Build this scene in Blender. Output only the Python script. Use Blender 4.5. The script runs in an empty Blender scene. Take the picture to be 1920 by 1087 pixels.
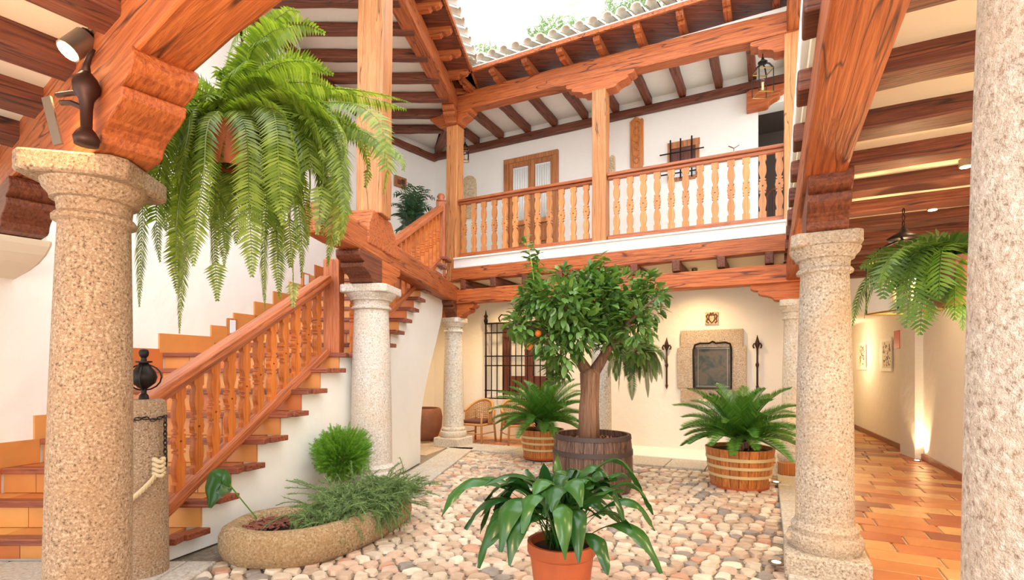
import bpy, math, random
from mathutils import Vector, Matrix
random.seed(7)
R = random.random
def U(a, b): return a + (b - a) * random.random()
S = 0.82            # plan units -> metres
F = 960.0; CX = 960.0; HZ = 690.0; EYE = 1.6
scene = bpy.context.scene
col = scene.collection
# ---------------------------------------------------------------- camera, sky, exposure
cam_d = bpy.data.cameras.new('camera'); cam = bpy.data.objects.new('camera', cam_d); col.objects.link(cam)
cam.location = (0, 0, EYE * S); cam.rotation_euler = (math.pi / 2, 0, 0)
cam_d.sensor_width = 36; cam_d.lens = 36 * F / 1920
cam_d.shift_y = (HZ - 543.5) / 1920; cam_d.clip_start = 0.02
scene.camera = cam
world = bpy.data.worlds.new('sky'); scene.world = world; world.use_nodes = True
bg = world.node_tree.nodes['Background']
bg.inputs[0].default_value = (0.93, 0.97, 1.0, 1); bg.inputs[1].default_value = 1.8
scene.view_settings.view_transform = 'Standard'; scene.view_settings.look = 'None'
scene.view_settings.exposure = 0.92; scene.view_settings.gamma = 1.0
scene.view_settings.use_curve_mapping = False
sun_d = bpy.data.lights.new('sun', 'SUN'); sun_d.energy = 1.0; sun_d.angle = 0.9; sun_d.color = (1, .97, .92)
sun = bpy.data.objects.new('sun', sun_d); col.objects.link(sun)
sun.rotation_euler = (math.radians(38), math.radians(8), 0)   # veiled sun, high over the near wing

# ---------------------------------------------------------------- materials
def mat(name, rough=0.8, base=(.5, .5, .5), metallic=0.0):
    m = bpy.data.materials.new(name); m.use_nodes = True
    b = m.node_tree.nodes['Principled BSDF']
    b.inputs['Base Color'].default_value = (*base, 1); b.inputs['Roughness'].default_value = rough
    b.inputs['Metallic'].default_value = metallic
    return m
def nd(m, t, **kw):
    n = m.node_tree.nodes.new(t)
    for k, v in kw.items(): setattr(n, k, v)
    return n
def lk(m, a, b): m.node_tree.links.new(a, b)
def pb(m): return m.node_tree.nodes['Principled BSDF']
def coords(m, scale=(1, 1, 1), rnd=True):
    tc = nd(m, 'ShaderNodeTexCoord'); mp = nd(m, 'ShaderNodeMapping'); mp.inputs['Scale'].default_value = scale
    lk(m, tc.outputs['Object'], mp.inputs['Vector'])
    if rnd:
        oi = nd(m, 'ShaderNodeObjectInfo'); vm = nd(m, 'ShaderNodeVectorMath', operation='SCALE')
        vm.inputs[0].default_value = (37, 51, 23); lk(m, oi.outputs['Random'], vm.inputs['Scale'])
        lk(m, vm.outputs[0], mp.inputs['Location'])
    return mp.outputs[0]
def ramp(m, src, stops, interp='LINEAR'):
    r = nd(m, 'ShaderNodeValToRGB'); cr = r.color_ramp; cr.interpolation = interp
    while len(cr.elements) < len(stops): cr.elements.new(0.5)
    for e, (p, c) in zip(cr.elements, stops): e.position = p; e.color = (*c, 1)
    lk(m, src, r.inputs[0]); return r.outputs[0]
def noise(m, vec, scale, detail=4, rough=.55, dist=0):
    n = nd(m, 'ShaderNodeTexNoise'); n.inputs['Scale'].default_value = scale; n.inputs['Detail'].default_value = detail
    n.inputs['Roughness'].default_value = rough; n.inputs['Distortion'].default_value = dist
    lk(m, vec, n.inputs['Vector']); return n.outputs[0]
def bump(m, src, strength=.3, dist=.02):
    b = nd(m, 'ShaderNodeBump'); b.inputs['Strength'].default_value = strength; b.inputs['Distance'].default_value = dist
    lk(m, src, b.inputs['Height']); lk(m, b.outputs[0], pb(m).inputs['Normal'])
def mixc(m, a, b, fac, mode='MIX'):
    x = nd(m, 'ShaderNodeMix', data_type='RGBA', blend_type=mode)
    for s, v in ((x.inputs[6], a), (x.inputs[7], b), (x.inputs[0], fac)):
        if hasattr(v, 'links'): lk(m, v, s)
        elif isinstance(v, tuple): s.default_value = (*v, 1)
        else: s.default_value = v
    return x.outputs[2]
def wood(name, dark, mid, light, axis='X', rough=.55, ring=1.0, crack=True):
    m = mat(name, rough)
    k = {'X': (.9, 9, 9), 'Z': (9, 9, .9)}[axis]; k2 = {'X': (1.6, 60, 60), 'Z': (60, 60, 1.6)}[axis]
    v = coords(m, k); n1 = noise(m, v, 1.2 * ring, 5, .6, 1.4)
    v2 = coords(m, k2); n2 = noise(m, v2, 1.0, 3, .6)
    v3 = coords(m, (1.3, 1.3, 1.3)); n3 = noise(m, v3, 1.0, 3)
    w = nd(m, 'ShaderNodeMath', operation='SINE'); mul = nd(m, 'ShaderNodeMath', operation='MULTIPLY'); mul.inputs[1].default_value = 34
    lk(m, n1, mul.inputs[0]); lk(m, mul.outputs[0], w.inputs[0])
    ad = nd(m, 'ShaderNodeMath', operation='MULTIPLY_ADD'); ad.inputs[1].default_value = .07; lk(m, w.outputs[0], ad.inputs[0]); lk(m, n2, ad.inputs[2])
    c = ramp(m, ad.outputs[0], [(.25, dark), (.5, mid), (.78, light)])
    c = mixc(m, c, mixc(m, c, tuple(x * .55 for x in mid), 1.0, 'MIX'), ramp(m, n3, [(.5, (0, 0, 0)), (.8, (.4, .4, .4))]))
    oi = nd(m, 'ShaderNodeObjectInfo')
    hs = nd(m, 'ShaderNodeHueSaturation'); mr = nd(m, 'ShaderNodeMapRange'); mr.inputs[3].default_value = .82; mr.inputs[4].default_value = 1.15
    lk(m, oi.outputs['Random'], mr.inputs[0]); lk(m, mr.outputs[0], hs.inputs['Value']); lk(m, c, hs.inputs['Color'])
    out = hs.outputs[0]
    if crack:
        kc = {'X': (.5, 7, 7), 'Z': (7, 7, .5)}[axis]
        nc = noise(m, coords(m, kc), 1.3, 2, .5, .3)
        cf = ramp(m, nc, [(.485, (0, 0, 0)), (.5, (1, 1, 1)), (.515, (0, 0, 0))])
        out = mixc(m, out, tuple(x * .3 for x in dark), cf)
    lk(m, out, pb(m).inputs['Base Color'])
    bump(m, ad.outputs[0], .45, .012)
    return m
M = {}
M['beam'] = wood('weathered_red_beam', (.24, .048, .010), (.46, .112, .024), (.58, .175, .045))
M['beamn'] = wood('weathered_red_bracket', (.24, .048, .010), (.44, .105, .022), (.54, .16, .04), crack=False)
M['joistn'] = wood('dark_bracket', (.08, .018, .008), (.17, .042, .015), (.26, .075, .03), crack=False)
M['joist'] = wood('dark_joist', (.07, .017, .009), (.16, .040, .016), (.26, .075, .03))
M['post'] = wood('honey_post', (.40, .14, .04), (.55, .215, .07), (.66, .30, .11), rough=.5)
M['rail'] = wood('rail_wood', (.22, .055, .02), (.46, .125, .04), (.60, .20, .08), rough=.35, crack=False)
M['balz'] = wood('baluster_wood', (.40, .09, .012), (.57, .15, .022), (.63, .2, .04), 'Z', rough=.35, crack=False)
M['balpale'] = wood('pale_baluster_wood', (.46, .155, .04), (.58, .23, .068), (.66, .31, .11), 'Z', rough=.4, crack=False)
M['nosing'] = wood('tread_wood', (.12, .03, .015), (.26, .065, .03), (.38, .12, .06), rough=.35, crack=False)
M['doorw'] = wood('door_wood', (.2, .06, .02), (.42, .15, .045), (.55, .24, .09), 'Z', crack=False)
M['darkdoor'] = wood('dark_door_wood', (.05, .014, .01), (.13, .035, .02), (.2, .06, .03), 'Z', crack=False)
M['barrelw'] = wood('weathered_barrel_wood', (.05, .028, .02), (.13, .065, .045), (.24, .15, .11), 'Z')
M['tubw'] = wood('varnished_tub_wood', (.30, .09, .02), (.52, .18, .045), (.66, .28, .08), 'Z', rough=.35, crack=False)
M['trunk'] = wood('bark', (.10, .05, .03), (.24, .125, .075), (.36, .22, .14), 'Z', rough=.9, crack=False)
def plaster(name, c, b=.35):
    m = mat(name, .9); v = coords(m, (1, 1, 1), False)
    n = noise(m, v, 1.1, 4); n2 = noise(m, v, 7, 5)
    lk(m, ramp(m, n, [(.3, tuple(x * .93 for x in c)), (.7, c)]), pb(m).inputs['Base Color'])
    bump(m, n2, b, .03); return m
M['plaster'] = plaster('white_plaster', (.86, .83, .77))
M['cream'] = plaster('cream_plaster', (.84, .76, .60), .2)
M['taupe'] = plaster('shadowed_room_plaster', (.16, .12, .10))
M['whitewash'] = plaster('whitewash', (.90, .88, .84), .5)
def granite(name, base, dark, light, sc=1.0, bs=.5):
    m = mat(name, .85); v = coords(m, (1, 1, 1))
    n = noise(m, v, 85 * sc, 3, .7); n2 = noise(m, v, 3, 3); n3 = noise(m, v, 26 * sc, 5, .75)
    c = ramp(m, n, [(.36, dark), (.44, base), (.54, base), (.60, light)])
    c = mixc(m, c, tuple(x * f for x, f in zip(base, (1.0, .80, .60))), ramp(m, n2, [(.45, (0, 0, 0)), (.75, (.6, .6, .6))]))
    lk(m, c, pb(m).inputs['Base Color']); bump(m, n3, bs, .02); return m
M['granite'] = granite('granite', (.33, .215, .13), (.11, .065, .035), (.48, .36, .25), 1.1, .4)
M['granitep'] = granite('pale_granite', (.46, .385, .305), (.18, .13, .09), (.64, .57, .49), .9, .6)
M['graniteR'] = granite('coarse_pitted_granite', (.50, .44, .39), (.27, .21, .165), (.64, .60, .55), .75, 1.0)
M['graniteq'] = granite('whitish_granite', (.58, .52, .46), (.34, .28, .23), (.72, .68, .62), .8, .5)
M['granitew'] = granite('whitewashed_stone', (.62, .56, .47), (.38, .30, .22), (.74, .69, .61), .5, .5)
M['trough'] = granite('mossy_trough_stone', (.36, .25, .13), (.15, .09, .04), (.52, .42, .28), .8, .9)
M['slab'] = granite('grey_paving_stone', (.50, .46, .40), (.34, .30, .25), (.62, .58, .52), .5, .4)
def varied(name, stops, rough=.6, nsc=6, namt=.35, bs=.3, interp='CONSTANT'):
    m = mat(name, rough); oi = nd(m, 'ShaderNodeObjectInfo')
    c = ramp(m, oi.outputs['Random'], stops, interp)
    v = coords(m); n = noise(m, v, nsc, 4)
    c = mixc(m, c, mixc(m, c, (.25, .2, .16), .8, 'MULTIPLY'), ramp(m, n, [(.4, (0, 0, 0)), (.75, (namt, namt, namt))]))
    lk(m, c, pb(m).inputs['Base Color']); bump(m, noise(m, v, nsc * 5, 3), bs, .01); return m
M['cobble'] = varied('river_cobble', [(0, (.64, .53, .41)), (.2, (.72, .59, .45)), (.38, (.54, .40, .29)), (.55, (.68, .48, .36)), (.72, (.78, .68, .54)), (.88, (.33, .29, .26)), (.96, (.58, .33, .22))], .55, 9, .5)
def cobble_stuff():
    m = mat('small_cobbles', .55); tc = nd(m, 'ShaderNodeTexCoord'); g = nd(m, 'ShaderNodeNewGeometry')
    c = ramp(m, g.outputs['Random Per Island'], [(0, (.64, .53, .41)), (.2, (.72, .59, .45)), (.38, (.54, .40, .29)), (.55, (.68, .48, .36)), (.72, (.78, .68, .54)), (.88, (.33, .29, .26)), (.96, (.58, .33, .22))], 'CONSTANT')
    c = mixc(m, c, mixc(m, c, (.45, .36, .30), .8, 'MULTIPLY'), ramp(m, noise(m, tc.outputs['Object'], 11, 4), [(.45, (0, 0, 0)), (.7, (.6, .6, .6))])); lk(m, c, pb(m).inputs['Base Color']); bump(m, noise(m, tc.outputs['Object'], 40, 3), .3, .01); return m
M['cobbles'] = cobble_stuff()
M['mortar'] = granite('mortar_bed', (.24, .20, .15), (.15, .12, .09), (.32, .28, .22), .4, .5)
M['grout'] = granite('tile_grout', (.50, .40, .28), (.4, .3, .2), (.6, .5, .38), .4, .3)
M['tile'] = varied('terracotta_floor_tile', [(0, (.52, .20, .06)), (.2, (.60, .29, .10)), (.4, (.40, .11, .035)), (.52, (.62, .34, .13)), (.75, (.50, .17, .055)), (.9, (.27, .075, .03))], .34, 3, .4, .15)
M['risertile'] = varied('riser_tile', [(0, (.62, .25, .07)), (.3, (.70, .34, .10)), (.55, (.52, .15, .04)), (.8, (.66, .29, .085))], .35, 4, .25, .12)
M['terra'] = varied('terracotta_pot', [(0, (.47, .10, .03)), (1, (.47, .10, .03))], .6, 4, .25, .2)
M['terrad'] = varied('old_terracotta', [(0, (.30, .12, .06)), (1, (.30, .12, .06))], .8, 5, .5, .5)
M['rooftile'] = varied('pale_roof_tile', [(0, (.80, .72, .60)), (.4, (.86, .80, .70)), (.7, (.72, .60, .47))], .8, 8, .3, .4)
M['roofpale'] = granite('overexposed_roof', (.85, .83, .78), (.7, .66, .6), (.92, .90, .87), .3, .4)  # pale colour carries the washed-out overexposure of the upper roof
M['soil'] = mat('soil', .95, (.045, .022, .014))
M['mulch'] = varied('bark_mulch', [(0, (.20, .07, .045)), (.5, (.32, .14, .09)), (.8, (.12, .05, .035))], .9)
M['iron'] = mat('black_iron', .45, (.022, .016, .014), .7)
M['rust'] = mat('rusty_iron', .5, (.06, .025, .018), .6)
M['brass'] = mat('aged_brass', .35, (.45, .28, .08), .9)
M['steel'] = mat('brushed_steel', .35, (.30, .24, .19), .8)
M['hoop'] = mat('pale_hoop', .5, (.66, .52, .28), .1)
M['hoopd'] = mat('dark_hoop', .6, (.08, .06, .055), .5)
M['wicker'] = varied('wicker', [(0, (.55, .27, .09)), (1, (.55, .27, .09))], .6, 30, .4, .4)
M['cushion'] = mat('brown_cushion', .9, (.12, .04, .03))
M['rope'] = mat('hemp_rope', .9, (.66, .50, .30))
M['white'] = mat('white_paint', .6, (.85, .85, .83))
M['paper'] = mat('print_paper', .8, (.75, .70, .60))
M['ink'] = mat('print_ink', .8, (.10, .09, .08))
M['red'] = mat('red_enamel', .5, (.55, .03, .02))
M['black'] = mat('black', .6, (.01, .01, .01))
M['curtain'] = mat('lace_curtain', .9, (.80, .78, .72))
M['orange'] = mat('orange_peel', .45, (.85, .20, .02))
M['relief'] = granite('carved_sandstone', (.60, .47, .30), (.38, .26, .15), (.70, .58, .40), .4, .8)
def emis(name, c, s):
    m = mat(name); b = pb(m); b.inputs['Emission Color'].default_value = (*c, 1); b.inputs['Emission Strength'].default_value = s; return m
M['bulb'] = emis('lit_bulb', (1, .72, .35), 14)
M['daywin'] = mat('sky_painted_glass', .1, (.75, .80, .85))  # pale base colour stands in for bright sky reflected in the panes
def glass():
    m = mat('clear_glass', .03, (1, 1, 1)); pb(m).inputs['Transmission Weight'].default_value = 1; pb(m).inputs['IOR'].default_value = 1.1; return m
M['glass'] = glass()
def leafm(name, a, b, tr=.35, rough=.4, isl=True):
    m = mat(name, rough); g = nd(m, 'ShaderNodeNewGeometry'); oi = nd(m, 'ShaderNodeObjectInfo')
    ad = nd(m, 'ShaderNodeMath', operation='ADD'); fr = nd(m, 'ShaderNodeMath', operation='FRACT')
    lk(m, g.outputs['Random Per Island'], ad.inputs[0]); lk(m, oi.outputs['Random'], ad.inputs[1]); lk(m, ad.outputs[0], fr.inputs[0])
    c = ramp(m, fr.outputs[0], [(0, a), (1, b)]); lk(m, c, pb(m).inputs['Base Color'])
    t = nd(m, 'ShaderNodeBsdfTranslucent'); mx = nd(m, 'ShaderNodeMixShader'); mx.inputs[0].default_value = tr
    c2 = mixc(m, c, (1.0, 1.0, .35), 1.0, 'MULTIPLY'); lk(m, c2, t.inputs[0])
    out = m.node_tree.nodes['Material Output']; lk(m, pb(m).outputs[0], mx.inputs[1]); lk(m, t.outputs[0], mx.inputs[2]); lk(m, mx.outputs[0], out.inputs[0])
    return m
M['fern'] = leafm('fern_green', (.11, .185, .018), (.32, .42, .07), .5, .3)
M['fernd'] = leafm('dark_fern_green', (.05, .12, .02), (.12, .22, .04), .35)  # deeper green of the smaller hanging ferns
M['cycad'] = leafm('cycad_green', (.035, .13, .02), (.12, .30, .04), .25, .35)
M['aspid'] = leafm('aspidistra_green', (.012, .06, .012), (.045, .15, .025), .15, .25)
M['citrus'] = leafm('citrus_green', (.06, .15, .03), (.19, .34, .08), .3, .22)
M['citrusy'] = leafm('young_citrus_green', (.20, .36, .04), (.34, .5, .07), .35, .3)
M['needle'] = leafm('grey_green_needles', (.12, .22, .07), (.26, .38, .15), .25, .6)
M['cypress'] = leafm('bright_cypress', (.08, .24, .02), (.24, .46, .05), .35, .6)
M['weed'] = leafm('roof_weed', (.16, .26, .12), (.30, .42, .22), .3, .7)
M['kentia'] = leafm('palm_green', (.012, .045, .018), (.04, .10, .035), .15, .4)
def pictile():
    m = mat('glazed_picture', .35); v = coords(m, (1, 1, 1), False)
    n = noise(m, v, 4.5, 5, .6, .8)
    lk(m, ramp(m, n, [(.3, (.012, .016, .014)), (.45, (.04, .055, .045)), (.55, (.11, .08, .055)), (.7, (.05, .07, .025))]), pb(m).inputs['Base Color']); return m
M['pictile'] = pictile()

# ---------------------------------------------------------------- geometry helpers
V = Vector
WL = {}
def P(u, v, Y): return V(((u - CX) / F * Y, Y, EYE + (HZ - v) / F * Y))
def ray2(u, p0, d):
    k = (u - CX) / F   # k*Y = p0x + s dx ; Y = p0y + s dy
    s = (k * p0[1] - p0[0]) / (d[0] - k * d[1]); return s, p0[1] + s * d[1]
class MB:
    def __init__(s): s.v = []; s.f = []
    def add(s, vs, fs):
        n = len(s.v); s.v += [V(x) for x in vs]; s.f += [tuple(i + n for i in f) for f in fs]; return s
    def obox(s, o, ux, uy, uz, a, b, c):
        o = V(o); ux = V(ux) * a; uy = V(uy) * b; uz = V(uz) * c
        return s.add([o + ux * i + uy * j + uz * k for k in (0, 1) for j in (0, 1) for i in (0, 1)],
                     [(0, 2, 3, 1), (4, 5, 7, 6), (0, 1, 5, 4), (2, 6, 7, 3), (0, 4, 6, 2), (1, 3, 7, 5)])
    def box(s, a, b): return s.obox(a, (1, 0, 0), (0, 1, 0), (0, 0, 1), b[0] - a[0], b[1] - a[1], b[2] - a[2])
    def prism(s, poly, o, ux, uz, uy, depth):
        o = V(o); ux = V(ux); uz = V(uz); uy = V(uy) * depth; n = len(poly)
        a = [o + ux * p[0] + uz * p[1] for p in poly]
        return s.add(a + [x + uy for x in a], [tuple(range(n)), tuple(range(2 * n - 1, n - 1, -1))] + [(i, i + n, (i + 1) % n + n, (i + 1) % n) for i in range(n)])
    def lathe(s, prof, c=(0, 0, 0), n=24, cap=True, sx=1, sy=1, ph=0):
        c = V(c); vs = []; fs = []
        for r, z in prof:
            for i in range(n):
                a = 2 * math.pi * i / n + ph; vs.append(c + V((r * math.cos(a) * sx, r * math.sin(a) * sy, z)))
        for k in range(len(prof) - 1):
            for i in range(n):
                j = (i + 1) % n; fs.append((k * n + i, k * n + j, (k + 1) * n + j, (k + 1) * n + i))
        if cap: fs.append(tuple(range(n - 1, -1, -1))); fs.append(tuple((len(prof) - 1) * n + i for i in range(n)))
        return s.add(vs, fs)
    def tube(s, pts, r, n=6, cap=True):
        pts = [V(p) for p in pts]; rr = r if isinstance(r, (list, tuple)) else [r] * len(pts)
        vs = []; fs = []; prev = None
        for i, p in enumerate(pts):
            t = (pts[min(i + 1, len(pts) - 1)] - pts[max(i - 1, 0)]).normalized()
            if prev is None: a = t.orthogonal().normalized()
            else: a = (prev - t * prev.dot(t)); a = a.normalized() if a.length > 1e-5 else t.orthogonal().normalized()
            prev = a; b = t.cross(a)
            for k in range(n):
                q = 2 * math.pi * k / n; vs.append(p + (a * math.cos(q) + b * math.sin(q)) * rr[i])
        for i in range(len(pts) - 1):
            for k in range(n):
                j = (k + 1) % n; fs.append((i * n + k, i * n + j, (i + 1) * n + j, (i + 1) * n + k))
        if cap: fs.append(tuple(range(n - 1, -1, -1))); fs.append(tuple((len(pts) - 1) * n + k for k in range(n)))
        return s.add(vs, fs)
    def sphere(s, c, r, n=12, sz=1.0):
        m = n // 2; return s.lathe([(max(r * math.sin(math.pi * i / m), 1e-4), -r * sz * math.cos(math.pi * i / m)) for i in range(m + 1)], c, n, False)
    def build(s, name, mt, parent=None, loc=None, smooth=False, bevel=0, kind=None, label=None, cat=None, group=None):
        if parent is not None:
            base = V(WL[parent.name]); lloc = V((0, 0, 0))
        elif loc is not None: base = V(loc); lloc = base
        else:
            xs = [x.x for x in s.v]; ys = [x.y for x in s.v]; zs = [x.z for x in s.v]
            base = V(((min(xs) + max(xs)) / 2, (min(ys) + max(ys)) / 2, min(zs))); lloc = base
        me = bpy.data.meshes.new(name); me.from_pydata([(x - base) * S for x in s.v], [], s.f); me.update()
        me.materials.append(mt if not isinstance(mt, str) else M[mt])
        if smooth:
            me.polygons.foreach_set('use_smooth', [True] * len(me.polygons))
        o = bpy.data.objects.new(name, me); col.objects.link(o); o.location = lloc * S
        WL[o.name] = base
        if smooth == 'auto': smooth_angle(o)
        if parent is not None: o.parent = parent
        if bevel:
            b = o.modifiers.new('b', 'BEVEL'); b.width = bevel * S; b.segments = 2; b.limit_method = 'ANGLE'; b.angle_limit = .6
        tag(o, label, cat, group, kind); return o
def smooth_angle(o):
    me = o.data
    import bmesh
    bm = bmesh.new(); bm.from_mesh(me)
    for e in bm.edges:
        if len(e.link_faces) == 2 and e.calc_face_angle(0) > .7: e.smooth = False
    bm.to_mesh(me); bm.free()
def tag(o, label=None, cat=None, group=None, kind=None):
    if label: o['label'] = label
    if cat: o['category'] = cat
    if group: o['group'] = group
    if kind: o['kind'] = kind
    return o
def thing(name, label, cat, loc, group=None):
    o = bpy.data.objects.new(name, None); col.objects.link(o); o.location = V(loc) * S; o.empty_display_size = .1
    WL[o.name] = V(loc); return tag(o, label, cat, group)
def setst(t):
    for k in ('label', 'category'):
        if k in t.keys(): del t[k]
    t['kind'] = 'structure'
def place(me, name, parent, loc, rot=None, scale=None):   # instance a mesh already in metres, loc in plan units
    o = bpy.data.objects.new(name, me); col.objects.link(o)
    o.location = (V(loc) - (WL[parent.name] if parent else V((0, 0, 0)))) * S
    if rot is not None: o.rotation_euler = rot
    if scale is not None: o.scale = scale
    o.parent = parent; WL[o.name] = V(loc); return o
def beam(name, p0, p1, w, h, mt='beam', parent=None, up=(0, 0, 1), seg=7, jit=.006, bevel=.014, **tg):
    """bottom-centre line p0->p1, width w, height h along up; local X runs along the timber"""
    p0 = V(p0); p1 = V(p1); X = (p1 - p0); L = X.length; X.normalize(); Z = V(up); Z = (Z - X * Z.dot(X)).normalized(); Y = Z.cross(X)
    vs = []; fs = []
    for i in range(seg + 1):
        x = L * i / seg
        for (a, b) in ((-1, 0), (1, 0), (1, 1), (-1, 1)):
            vs.append(V((x, a * w / 2 + U(-jit, jit), b * h + U(-jit, jit))) * S)
    for i in range(seg):
        for k in range(4): fs.append((i * 4 + k, i * 4 + (k + 1) % 4, (i + 1) * 4 + (k + 1) % 4, (i + 1) * 4 + k))
    fs.append((3, 2, 1, 0)); fs.append(tuple(seg * 4 + k for k in range(4)))
    fs = [tuple(reversed(f)) for f in fs]
    me = bpy.data.meshes.new(name); me.from_pydata(vs, [], fs); me.update(); me.materials.append(M[mt])
    o = bpy.data.objects.new(name, me); col.objects.link(o)
    mtx = Matrix((X, Y, Z)).transposed().to_4x4(); o.rotation_euler = mtx.to_euler()
    o.location = (p0 - (WL[parent.name] if parent else V((0, 0, 0)))) * S; o.parent = parent; WL[o.name] = p0
    if bevel:
        b = o.modifiers.new('b', 'BEVEL'); b.width = bevel * S; b.segments = 2; b.limit_method = 'ANGLE'; b.angle_limit = .7
    tag(o, **{k: tg.get(k) for k in ('label', 'cat', 'group', 'kind')}); return o
def wall(name, p0, p1, z0, z1, th, holes=(), mt='plaster', kind='structure', parent=None, **k):
    """front face on line p0->p1; thickness to the left-hand normal * th"""
    p0 = V((p0[0], p0[1], 0)); p1 = V((p1[0], p1[1], 0)); d = p1 - p0; L = d.length; d.normalize(); nn = V((-d.y, d.x, 0))
    ss = sorted({0, L, *[max(0, min(L, x)) for h in holes for x in h[:2]]}); zz = sorted({z0, z1, *[x for h in holes for x in h[2:4]]})
    mb = MB()
    idx = {}
    def vid(i, j, b):
        key = (i, j, b)
        if key not in idx: idx[key] = len(mb.v); mb.v.append(p0 + d * ss[i] + V((0, 0, zz[j])) + nn * (th * b))
        return idx[key]
    def solid(i, j):
        if i < 0 or j < 0 or i >= len(ss) - 1 or j >= len(zz) - 1: return False
        a = (ss[i] + ss[i + 1]) / 2; b = (zz[j] + zz[j + 1]) / 2
        return not any(h[0] < a < h[1] and h[2] < b < h[3] for h in holes)
    for i in range(len(ss) - 1):
        for j in range(len(zz) - 1):
            if not solid(i, j): continue
            for b in (0, 1):
                q = (vid(i, j, b), vid(i + 1, j, b), vid(i + 1, j + 1, b), vid(i, j + 1, b)); mb.f.append(q if b == 0 else q[::-1])
            for di, dj, e in ((-1, 0, ((i, j), (i, j + 1))), (1, 0, ((i + 1, j + 1), (i + 1, j))), (0, -1, ((i + 1, j), (i, j))), (0, 1, ((i, j + 1), (i + 1, j + 1)))):
                if not solid(i + di, j + dj):
                    (a0, a1), (b0, b1) = e; mb.f.append((vid(a0, a1, 0), vid(b0, b1, 0), vid(b0, b1, 1), vid(a0, a1, 1)))
    return mb.build(name, mt, parent, loc=None if parent else p0 + V((0, 0, z0)), kind=kind, **k)
def slab(name, poly, z0, z1, mt, kind='structure', parent=None, **k):
    n = len(poly); mb = MB(); mb.add([V((x, y, z0)) for x, y in poly] + [V((x, y, z1)) for x, y in poly],
        [tuple(range(n - 1, -1, -1)), tuple(range(n, 2 * n))] + [(i, (i + 1) % n, (i + 1) % n + n, i + n) for i in range(n)])
    return mb.build(name, mt, parent, kind=kind, **k)
def bez(p0, p1, p2, n):
    return [p0 * (1 - t) ** 2 + p1 * 2 * t * (1 - t) + p2 * t * t for t in [i / n for i in range(n + 1)]]

# ---------------------------------------------------------------- plan
P1, P2, P3, P7, P4, P5, P6 = V((-2.185, 2.63, 0)), V((-1.77, 6.45, 0)), V((-1.2, 10.5, 0)), V((1.58, 9.08, 0)), V((4.27, 7.70, 0)), V((2.44, 4.0, 0)), V((1.25, 1.1, 0))
D = (P4 - P3).normalized(); N = V((-D.y, D.x, 0))          # along far wing / away from court
DR = V((.458, .889, 0)); NR = V((.889, -.458, 0))          # along right wing / away from court
DN = V((.8, -.6, 0)); NN = V((-.6, -.8, 0))                # along near wing / towards camera
DL = (P3 - P2).normalized(); NL = V((-DL.y, DL.x, 0))      # along left wing / away from court
W0 = P3 + N * 1.45                                          # far wall line
Z = V((0, 0, 1))
def fw(u, v=None):
    s, Y = ray2(u, W0, D); return (s, EYE + (HZ - v) / F * Y) if v is not None else s
FW0 = fw(814)                                               # far wall corners
FW1 = fw(1545)
CF = W0 + D * FW0; CE = W0 + D * FW1
LW = [V((-5.6, 2.4, 0)), V((-4.17, 6.6, 0)), V((-3.62, 8.1, 0)), V((-3.22, 9.9, 0)), V((-2.78, 11.4, 0)), CF]

# ---------------------------------------------------------------- floors
# court bed and stones
court = [(-2.6, 3.55), (1.9, 3.55), (P5.x - .28, 4.1), (P4.x - .35, P4.y - .15), (P3.x + .45, P3.y - .5), (P2.x + .45, P2.y), (-1.9, 6.2)]
floor = slab('floor', [(-7, -2), (7, -2), (11, 15), (-6, 15)], -.3, -.02, 'mortar')
def inside(x, y, poly):
    c = False; n = len(poly)
    for i in range(n):
        x0, y0 = poly[i]; x1, y1 = poly[(i + 1) % n]
        if (y0 > y) != (y1 > y) and x < (x1 - x0) * (y - y0) / (y1 - y0) + x0: c = not c
    return c
def clip(poly, px, py, nx, ny):
    out = []
    for i in range(len(poly)):
        a = poly[i]; b = poly[(i + 1) % len(poly)]
        da = (a[0] - px) * nx + (a[1] - py) * ny; db = (b[0] - px) * nx + (b[1] - py) * ny
        if da <= 0: out.append(a)
        if (da < 0) != (db < 0) and abs(da - db) > 1e-9:
            t = da / (da - db); out.append((a[0] + (b[0] - a[0]) * t, a[1] + (b[1] - a[1]) * t))
    return out
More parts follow.
